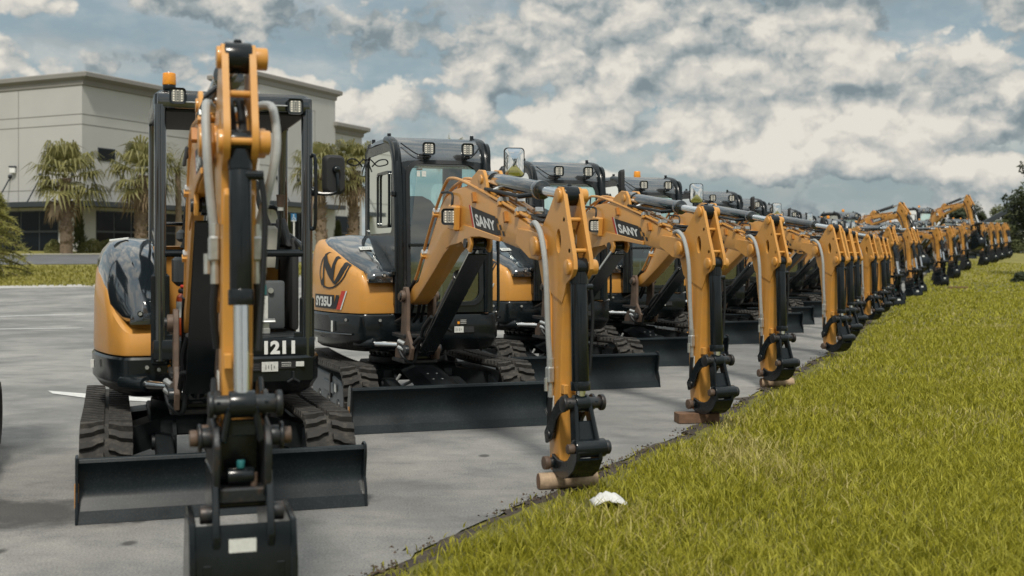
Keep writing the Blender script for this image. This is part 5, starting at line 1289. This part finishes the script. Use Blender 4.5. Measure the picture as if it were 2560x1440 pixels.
bush(gp(2556, 60), 60, .55, .5, 'dark round bush on the lawn at the right edge', 8, 'tree_leaf', 1200, None, 'bush', .1)
# trees behind the photographer (seen only in the mirrors and in glossy panels)
tree(12.0, -38.0, 12.0, 4.2, .25, 'leafy tree behind the viewer mirrored in the machines', 'tree_leaf', 21, 2600, 'trees behind the viewer', .30)
tree(-9.0, -42.0, 11.0, 4.0, .25, 'leafy tree behind the viewer mirrored in the machines', 'tree_leaf', 22, 2600, 'trees behind the viewer', .30)
tree(17.0, -36.0, 11.0, 4.0, .25, 'leafy tree behind the viewer mirrored in the machines', 'tree_leaf', 23, 2600, 'trees behind the viewer', .30)

# ------------------------------------------------------------------ small things of the place
p = at(735, 71); r = empty('parking_sign', (p[0], p[1], hgt(*p))); tag(r, 'blue and white disabled parking sign on a white post', 'sign')
k = MB(); k.cyl((0, 0, -.1), (0, 0, 2.15), .05, 'white', seg=10); k.build('post', r)
k = MB(); k.box((0, -.06, 1.95), (.32, .02, .46), 'sign_blue', bev=.004); b_ = k.build('sign_panel', r)
k = MB(); k.cyl((-.01, -.07, 2.10), (-.01, -.075, 2.10), .03, 'white', seg=10); k.beam((-.01, -.073, 2.06), (.0, -.073, 1.93), .03, .006, 'white', 0, up=(0, 1, 0)); k.beam((.0, -.073, 1.94), (.08, -.073, 1.92), .03, .006, 'white', 0, up=(0, 1, 0)); k.beam((.08, -.073, 1.93), (.1, -.073, 1.82), .03, .006, 'white', 0, up=(0, 1, 0))
t = [(.0 + .075 * math.cos(a), -.073, 1.90 + .075 * math.sin(a)) for a in [R(120 + i * 22) for i in range(11)]]; k.tube(t, .012, 'white', 6, 1); k.box((0, -.072, 1.755), (.28, .006, .05), 'white', bev=0); k.build('wheelchair_symbol', b_)
# crumpled white paper in the grass
V = []; F = []; n = 14
for j in range(8):
    for i in range(n):
        u = i / (n - 1) * 2 - 1; v = j / 7
        x = u * .115; y = (v - .5) * .19; z = .088 * (1 - u * u * .85) * (1 + .35 * noise.noise((u * 2.2, 8, v))) * math.sin(PI * (.16 + .62 * v)) + .012 + .03 * noise.noise((u * 3.5, v * 4, 1)); V.append((x + .01 * noise.noise((u * 7, v * 6, 3)), y, z))
for j in range(7):
    for i in range(n - 1): F.append((j * n + i, j * n + i + 1, (j + 1) * n + i + 1, (j + 1) * n + i))
o = pydata('crumpled_paper', V, F, 'paper'); o.location = (gp(1520, 6.93), 6.93, .01); o.rotation_euler = (0, 0, .15); o.scale = (.85, .85, .72); tag(o, 'crumpled white paper lying in the lawn', 'paper')
md = o.modifiers.new('thickness', 'SOLIDIFY'); md.thickness = .006
# ------------------------------------------------------------------ the row of excavators
YAW = R(19.0); FW = Vector((math.sin(YAW), -math.cos(YAW))); RT = Vector((math.cos(YAW), math.sin(YAW)))
GRP = 'excavators parked side by side in a row'
def put(root, O, yaw, label, sc=1.0, group=GRP, z=0.0):
    root.location = (O[0], O[1], hgt(O[0], O[1]) + z); root.rotation_euler = (0, 0, yaw); root.scale = (sc,) * 3
    tag(root, label, 'excavator', group)
m1 = open_excavator(); put(m1, (-2.057, 8.15), R(18.3), 'orange excavator with an open black canopy, orange beacon and the number 1211')
std = dict(swing=R(2.8))
A_ = cab_excavator(std, R(-12)); put(A_, (-.998, 11.5), R(19), 'orange excavator with closed cab and SY35U lettering, arm resting on a round log')
def drop(root, names):
    for ch in list(root.children):
        if ch.name.split('.')[0] in names:
            for s in list(ch.children): bpy.data.objects.remove(s)
            bpy.data.objects.remove(ch)
# second closed-cab kind: mirror turned edge-on, beacon on the roof
def variant(src, face, beac):
    c = copy_tree(src)
    for ch in list(c.children):
        if ch.name.split('.')[0] == 'mirror':
            ch.matrix_basis = Matrix.Translation(ch.matrix_basis.to_translation()) @ Matrix.Rotation(face, 4, 'Z')
    if beac: beacon(c, .30 if beac == 1 else -.1, .1, 2.515, .05, .12)
    return c
ARMS = [(1.56, 10.45), (2.84, 13.2), (4.38, 17.0), (5.35, 19.6), (6.2, 22.2), (7.35, 25.2), (8.5, 28.4), (9.6, 31.4)]
LAB = ['orange closed-cab excavator whose arm rests on a dark squared plank', 'orange closed-cab excavator with an orange roof beacon, arm on a short log by the soil',
       'orange closed-cab excavator whose bare arm tip stands right at the lawn edge', 'orange closed-cab excavator next beyond the one standing at the lawn edge without a log',
       'orange closed-cab excavator, seventh in the row counting the open-canopy one', 'orange closed-cab excavator, eighth in the row counting the open-canopy one',
       'orange closed-cab excavator, ninth in the row counting the open-canopy one', 'orange closed-cab excavator, last of the low ones before the raised boom']
face = [R(72), R(-10), R(65), R(-5), R(60), R(10), R(70), R(-8)]; beac = [0, 1, 0, 0, 2, 0, 1, 0]
for i, (ax, ay) in enumerate(ARMS):
    c = variant(A_, face[i], beac[i]); a = Vector((ax, ay)); O = a - FW * 4.17 + RT * .06
    rg = random.Random(i); put(c, (O.x, O.y), YAW + R(rg.uniform(-1.2, 1.2)), LAB[i], 1.0)
# farther machines: arm tips further ahead, some with buckets; copies of a simpler-posed kind
def bucket_kind(p, q, sw):
    return cab_excavator(dict(swing=sw, p=p, q=q, link=(4.56, .47), barrel=.55, bucket=True, hose='hose'), R(20), True)
B_ = bucket_kind(R(7), R(4), R(1)); first = True
FAR = [(10.75, 34.2, 1.0), (11.9, 37.4, 1.05), (13.4, 41.2, 1.05), (15.2, 45.6, 1.05), (18.9, 54.0, 1.1), (20.9, 59, 1.1), (22.9, 63.5, 1.12), (25.1, 68.5, 1.12), (27.6, 74, 1.15), (32.4, 83, 1.2), (35.2, 88.5, 1.2), (38.0, 94.5, 1.2), (40.6, 100, 1.2), (43.2, 105.5, 1.2)]
FL = ['orange excavator with a bucket, first beyond the low closed-cab machines', 'orange excavator with a bucket, third one left of the larger raised-boom machine', 'orange excavator with a bucket, second one left of the larger raised-boom machine', 'orange excavator with a bucket standing just left of the larger raised-boom machine']
for i, (ax, ay, sc) in enumerate(FAR):
    c = B_ if first else copy_tree(B_); first = False
    a = Vector((ax, ay)); O = a - FW * 4.1 * sc
    lab = FL[i] if i < 4 else ('one of the blurred orange excavators between the two raised booms' if i < 9 else 'one of the blurred orange excavators at the very end of the row')
    put(c, (O.x, O.y), YAW + R(random.Random(50 + i).uniform(-3, 3)), lab, sc)
# two larger machines with raised booms
Cx = bucket_kind(R(16.5), R(24), R(3)); a = Vector((16.6, 49.5)); O = a - FW * 5.9; put(Cx, (O.x, O.y), YAW, 'larger orange excavator with a boom raised above the row', 1.26)
Dx = bucket_kind(R(22), R(16), R(3)); a = Vector((29.7, 77)); O = a - FW * 6.6; put(Dx, (O.x, O.y), YAW, 'large orange excavator with the farthest raised boom near the right end', 1.48)
# machine just outside the left edge
c = copy_tree(m1); put(c, (-4.29, 7.95), R(18.3), 'open excavator mostly outside the left edge, only its track rim showing')

# wood under the arms
def log(ax, ay, L_, r, label, square=False, yaw=R(10)):
    if square:
        k = MB(); k.box((0, 0, .045), (L_, .16, .085), 'wood_dark', bev=.004); o = k.build('wood_plank')
    else:
        k = MB(); pts = [(-L_ / 2 + L_ * i / 9, 0, r) for i in range(10)]
        k.tube(pts, r, 'wood', 14, 1, rfun=lambda u: r * (1 + .05 * math.sin(u * 9))); k.cyl((-L_ / 2 - .002, 0, r), (-L_ / 2 - .004, 0, r), r * .93, 'wood_dark', seg=14); o = k.build('log')
    o.location = (ax, ay, 0); o.rotation_euler = (0, 0, yaw)
    return tag(o, label, 'log' if not square else 'plank')
log(.345, 7.50, .37, .05, 'round pale log under the arm of the nearest closed-cab excavator', yaw=R(12))
log(1.59, 10.42, .36, .04, 'dark squared plank under an arm on the asphalt', True, R(8))
log(2.89, 13.2, .36, .05, 'short weathered log under an arm at the soil edge', yaw=R(6))
log(18.6, 50.5, .8, .06, 'board under a far arm on the lawn', True, R(0))

# crane with a long dark boom at the far right
cx, cy = gp(2462, 105), 105
cr = empty('crane', (cx, cy, 0)); tag(cr, 'crane with a long dark telescopic boom rising behind the far trees', 'crane')
k = MB(); k.box((0, 0, .9), (2.3, 5.5, .7), 'satin', bev=.05); k.box((0, .8, 1.7), (2.0, 2.6, .9), 'satin', bev=.06); k.build('carrier', cr)
for x in (-1.05, 1.05):
    for y in (-1.9, -.4, 1.6): k = MB(); k.cyl((x - .15, y, .52), (x + .15, y, .52), .52, 'rubber', bev=.06, seg=20); k.build('wheel', cr)
k = MB(); k.beam((-.8, 0, 3.7), (2.4, -.6, 5.55), .34, .42, 'dark_metal', .03); k.beam((-.8, 0, 3.7), (-.6, .5, 1.9), .4, .5, 'satin', .03); bm_ = k.build('boom', cr)
k = MB(); k.beam((1.4, -.4, 4.97), (4.6, -1.1, 6.85), .24, .28, 'dark_metal', .02); k.build('boom_section', bm_)
# fence at the far right
fx0, fy0 = gp(2500, 150), 150
fe = empty('fence', (fx0, fy0, 0)); tag(fe, 'low pale rail fence on the far side of the lawn', 'fence')
k = MB(); k.box((9, 0, 1.5), (22, .08, .14), 'concrete', bev=0); k.box((9, 0, .8), (22, .08, .1), 'concrete', bev=0); k.build('rail', fe)
for i in range(8): k = MB(); k.box((-1.8 + i * 3.0, .06, .8), (.14, .12, 1.6), 'concrete', bev=0); k.build('post', fe)

# ------------------------------------------------------------------ sky, light, camera
SUN_AZ, SUN_EL = R(-179), R(54)       # azimuth from +Y towards +X: behind the viewer, slightly to the left
w = bpy.data.worlds.new('World'); scene.world = w; w.use_nodes = True
nt = w.node_tree; nt.nodes.clear(); L = nt.links.new
out = N(nt, 'ShaderNodeOutputWorld'); bg = N(nt, 'ShaderNodeBackground', inp={'Strength': .128}); L(bg.outputs['Background'], out.inputs['Surface'])
sky = N(nt, 'ShaderNodeTexSky', sky_type='NISHITA', sun_disc=False); sky.sun_elevation = SUN_EL; sky.sun_rotation = SUN_AZ; sky.air_density = 1.2; sky.dust_density = 2.0
tc = N(nt, 'ShaderNodeTexCoord')
def mth(op, a, b_=None, c=None):
    n = N(nt, 'ShaderNodeMath', operation=op)
    for i, v in enumerate((a, b_, c)):
        if v is None: continue
        if isinstance(v, (int, float)): n.inputs[i].default_value = v
        else: L(v, n.inputs[i])
    return n.outputs[0]
def mrange(v, a, b_, c=0.0, d=1.0, sm=True):
    n = N(nt, 'ShaderNodeMapRange', interpolation_type='SMOOTHSTEP' if sm else 'LINEAR', inp={'From Min': a, 'From Max': b_, 'To Min': c, 'To Max': d}); L(v, n.inputs['Value']); return n.outputs['Result']
def vadd(v, off):
    n = N(nt, 'ShaderNodeVectorMath', operation='ADD'); L(v, n.inputs[0]); n.inputs[1].default_value = off; return n.outputs[0]
def azel(v):
    s = N(nt, 'ShaderNodeSeparateXYZ'); L(v, s.inputs[0])
    az = mth('ARCTAN2', s.outputs['X'], s.outputs['Y']); el = mth('ARCSINE', mth('MINIMUM', mth('MAXIMUM', s.outputs['Z'], -1.0), 1.0)); return az, el
def bank(px, py, sx_, sy_, wt): return (math.atan((px - 1280) / F_PX), math.atan((635 - py) / F_PX), sx_ / F_PX, sy_ / F_PX, wt)
# cloud banks and darker decks given as directions (azimuth, elevation, half widths, weight), in radians
BANKS = [bank(1250, 225, 300, 150, .20), bank(1680, 190, 380, 150, .165), bank(2030, 330, 250, 140, .125), bank(1450, 330, 300, 70, .10), bank(60, 40, 150, 60, .14), bank(2340, 395, 210, 55, .15), bank(900, 265, 130, 70, .13), bank(760, 60, 360, 110, .13), bank(430, 180, 140, 40, .12), bank(620, 230, 160, 60, .1),
         bank(300, 110, 300, 60, -.15), bank(1950, 490, 560, 38, -.16), bank(1000, 440, 160, 40, -.05), bank(1560, 420, 120, 40, -.06), bank(1500, 575, 1400, 28, .10)]
DARKS = [bank(1850, 15, 640, 60, .80), bank(890, 95, 190, 50, .62), bank(2330, 235, 300, 55, .6), bank(1230, 330, 220, 30, .42), bank(1600, 335, 150, 32, .4), bank(2000, 255, 170, 28, .4), bank(300, 130, 330, 70, .35), bank(2000, 490, 600, 40, .3)]
def gauss(az, el, b_):
    dx = mth('DIVIDE', mth('SUBTRACT', az, b_[0]), b_[2]); dy = mth('DIVIDE', mth('SUBTRACT', el, b_[1]), b_[3])
    return mth('MULTIPLY', mth('EXPONENT', mth('MULTIPLY', mth('ADD', mth('MULTIPLY', dx, dx), mth('MULTIPLY', dy, dy)), -1.0)), b_[4])
v0 = tc.outputs['Generated']
wv = N(nt, 'ShaderNodeTexNoise', inp={'Scale': 24.0, 'Detail': 4.0, 'Roughness': .6}); L(v0, wv.inputs['Vector'])
wsub = N(nt, 'ShaderNodeVectorMath', operation='SUBTRACT', inp={1: (.5, .5, .5)}); L(wv.outputs['Color'], wsub.inputs[0])
wsc = N(nt, 'ShaderNodeVectorMath', operation='SCALE', inp={'Scale': .05}); L(wsub.outputs[0], wsc.inputs[0])
def density(off):
    """broad masses + cauliflower puffs at three sizes"""
    v = vadd(v0, off) if off else v0
    mp = N(nt, 'ShaderNodeMapping', inp={'Scale': (1.0, 1.0, 1.5), 'Location': (3.7, 1.2, .4)}); L(v, mp.inputs['Vector'])
    n1 = N(nt, 'ShaderNodeTexNoise', inp={'Scale': 5.6, 'Detail': 3.0, 'Roughness': .5}); L(mp.outputs['Vector'], n1.inputs['Vector'])
    ad = N(nt, 'ShaderNodeVectorMath', operation='ADD'); L(mp.outputs['Vector'], ad.inputs[0]); L(wsc.outputs[0], ad.inputs[1])
    n2 = N(nt, 'ShaderNodeTexNoise', inp={'Scale': 26.0, 'Detail': 8.0, 'Roughness': .60}); L(mp.outputs['Vector'], n2.inputs['Vector'])
    res = mth('ADD', n1.outputs['Fac'], mth('MULTIPLY', mth('SUBTRACT', n2.outputs['Fac'], .5), .28))
    for s_, a_ in ((17.0, .26), (40.0, .13), (95.0, .06)):
        vo = N(nt, 'ShaderNodeTexVoronoi', feature='F1', inp={'Scale': s_}); L(ad.outputs[0], vo.inputs['Vector'])
        d = vo.outputs['Distance']
        res = mth('ADD', res, mth('MULTIPLY', mth('SUBTRACT', .32, mth('MULTIPLY', d, d)), a_))
    return res
az, el = azel(v0)
bias = None
for b_ in BANKS: g_ = gauss(az, el, b_); bias = g_ if bias is None else mth('ADD', bias, g_)
d0r = density(None); d1r = density((-.006, 0, .013)); d2r = density((.004, 0, -.026))
d0 = mth('ADD', d0r, bias)
cover = mrange(d0, .455, .535)
below = mrange(mth('ADD', d2r, bias), .40, .60)
relief = mth('SUBTRACT', d0r, d1r)
lit = mth('ADD', mth('ADD', mth('MULTIPLY', relief, 3.1), mth('MULTIPLY', below, .50)), mth('ADD', mth('MULTIPLY', mth('SUBTRACT', d0, .5), .7), .20))
dk = None
for b_ in DARKS: g_ = gauss(az, el, b_); dk = g_ if dk is None else mth('ADD', dk, g_)
nd = N(nt, 'ShaderNodeTexNoise', inp={'Scale': 12.0, 'Detail': 7.0, 'Roughness': .58}); mpd = N(nt, 'ShaderNodeMapping', inp={'Scale': (1, 1, 2.4)}); L(v0, mpd.inputs['Vector']); L(mpd.outputs['Vector'], nd.inputs['Vector'])
dk = mth('MINIMUM', mth('MULTIPLY', dk, mrange(nd.outputs['Fac'], .34, .60, .25, 1.25)), .95)
lit = mth('SUBTRACT', lit, mth('MULTIPLY', dk, .72))
cc = ramp(nt, lit, [(0.0, (1.10, 1.38, 1.50)), (.28, (1.72, 1.94, 2.0)), (.55, (2.60, 2.64, 2.52)), (.80, (3.35, 3.24, 2.97)), (1.0, (3.95, 3.76, 3.36))])
# soft high veil between the cumulus: grey-blue gaps to pale grey
veil = mrange(nd.outputs['Fac'], .36, .66)
gap = ramp(nt, veil, [(0.0, (1.22, 1.62, 1.80)), (.5, (1.60, 1.92, 2.02)), (1.0, (2.20, 2.34, 2.30))])
gh = N(nt, 'ShaderNodeMix', data_type='RGBA'); L(mrange(el, .0, .06, .55, 0.0), gh.inputs['Factor']); L(gap.outputs['Color'], gh.inputs['A']); gh.inputs['B'].default_value = (2.2, 2.45, 2.5, 1)
gm = N(nt, 'ShaderNodeMix', data_type='RGBA', inp={'Factor': .88}); L(sky.outputs['Color'], gm.inputs['A']); L(gh.outputs['Result'], gm.inputs['B'])
cm = N(nt, 'ShaderNodeMix', data_type='RGBA'); L(mth('MAXIMUM', cover, mth('MULTIPLY', dk, .9)), cm.inputs['Factor']); L(gm.outputs['Result'], cm.inputs['A']); L(cc.outputs['Color'], cm.inputs['B'])
gn = N(nt, 'ShaderNodeVectorMath', operation='SCALE'); L(cm.outputs['Result'], gn.inputs[0]); L(mrange(el, .24, .85, 1.0, 1.9), gn.inputs['Scale']); L(gn.outputs[0], bg.inputs['Color'])
w.cycles.sampling_method = 'MANUAL'; w.cycles.sample_map_resolution = 512

sd = bpy.data.lights.new('sun', 'SUN'); sd.energy = 1.9; sd.angle = R(7); sd.color = (1.0, .94, .84); so = bpy.data.objects.new('sun', sd); COL.objects.link(so)
dirv = Vector((math.sin(SUN_AZ) * math.cos(SUN_EL), math.cos(SUN_AZ) * math.cos(SUN_EL), math.sin(SUN_EL)))
so.rotation_euler = dirv.to_track_quat('Z', 'Y').to_euler(); so.location = dirv * 60

cd = bpy.data.cameras.new('camera'); co = bpy.data.objects.new('camera', cd); COL.objects.link(co); scene.camera = co
co.location = (0, 0, H_CAM); co.rotation_euler = (R(90), 0, 0); cd.sensor_width = 36.0; cd.lens = 36.0 * F_PX / 2560.0
cd.shift_y = -85.0 / 2560.0; cd.clip_start = .1; cd.clip_end = 5000
cd.dof.use_dof = True; cd.dof.focus_distance = 10.3; cd.dof.aperture_fstop = 2.8
scene.view_settings.view_transform = 'Standard'; scene.view_settings.look = 'None'; scene.view_settings.exposure = 0.62; scene.view_settings.gamma = 1.0
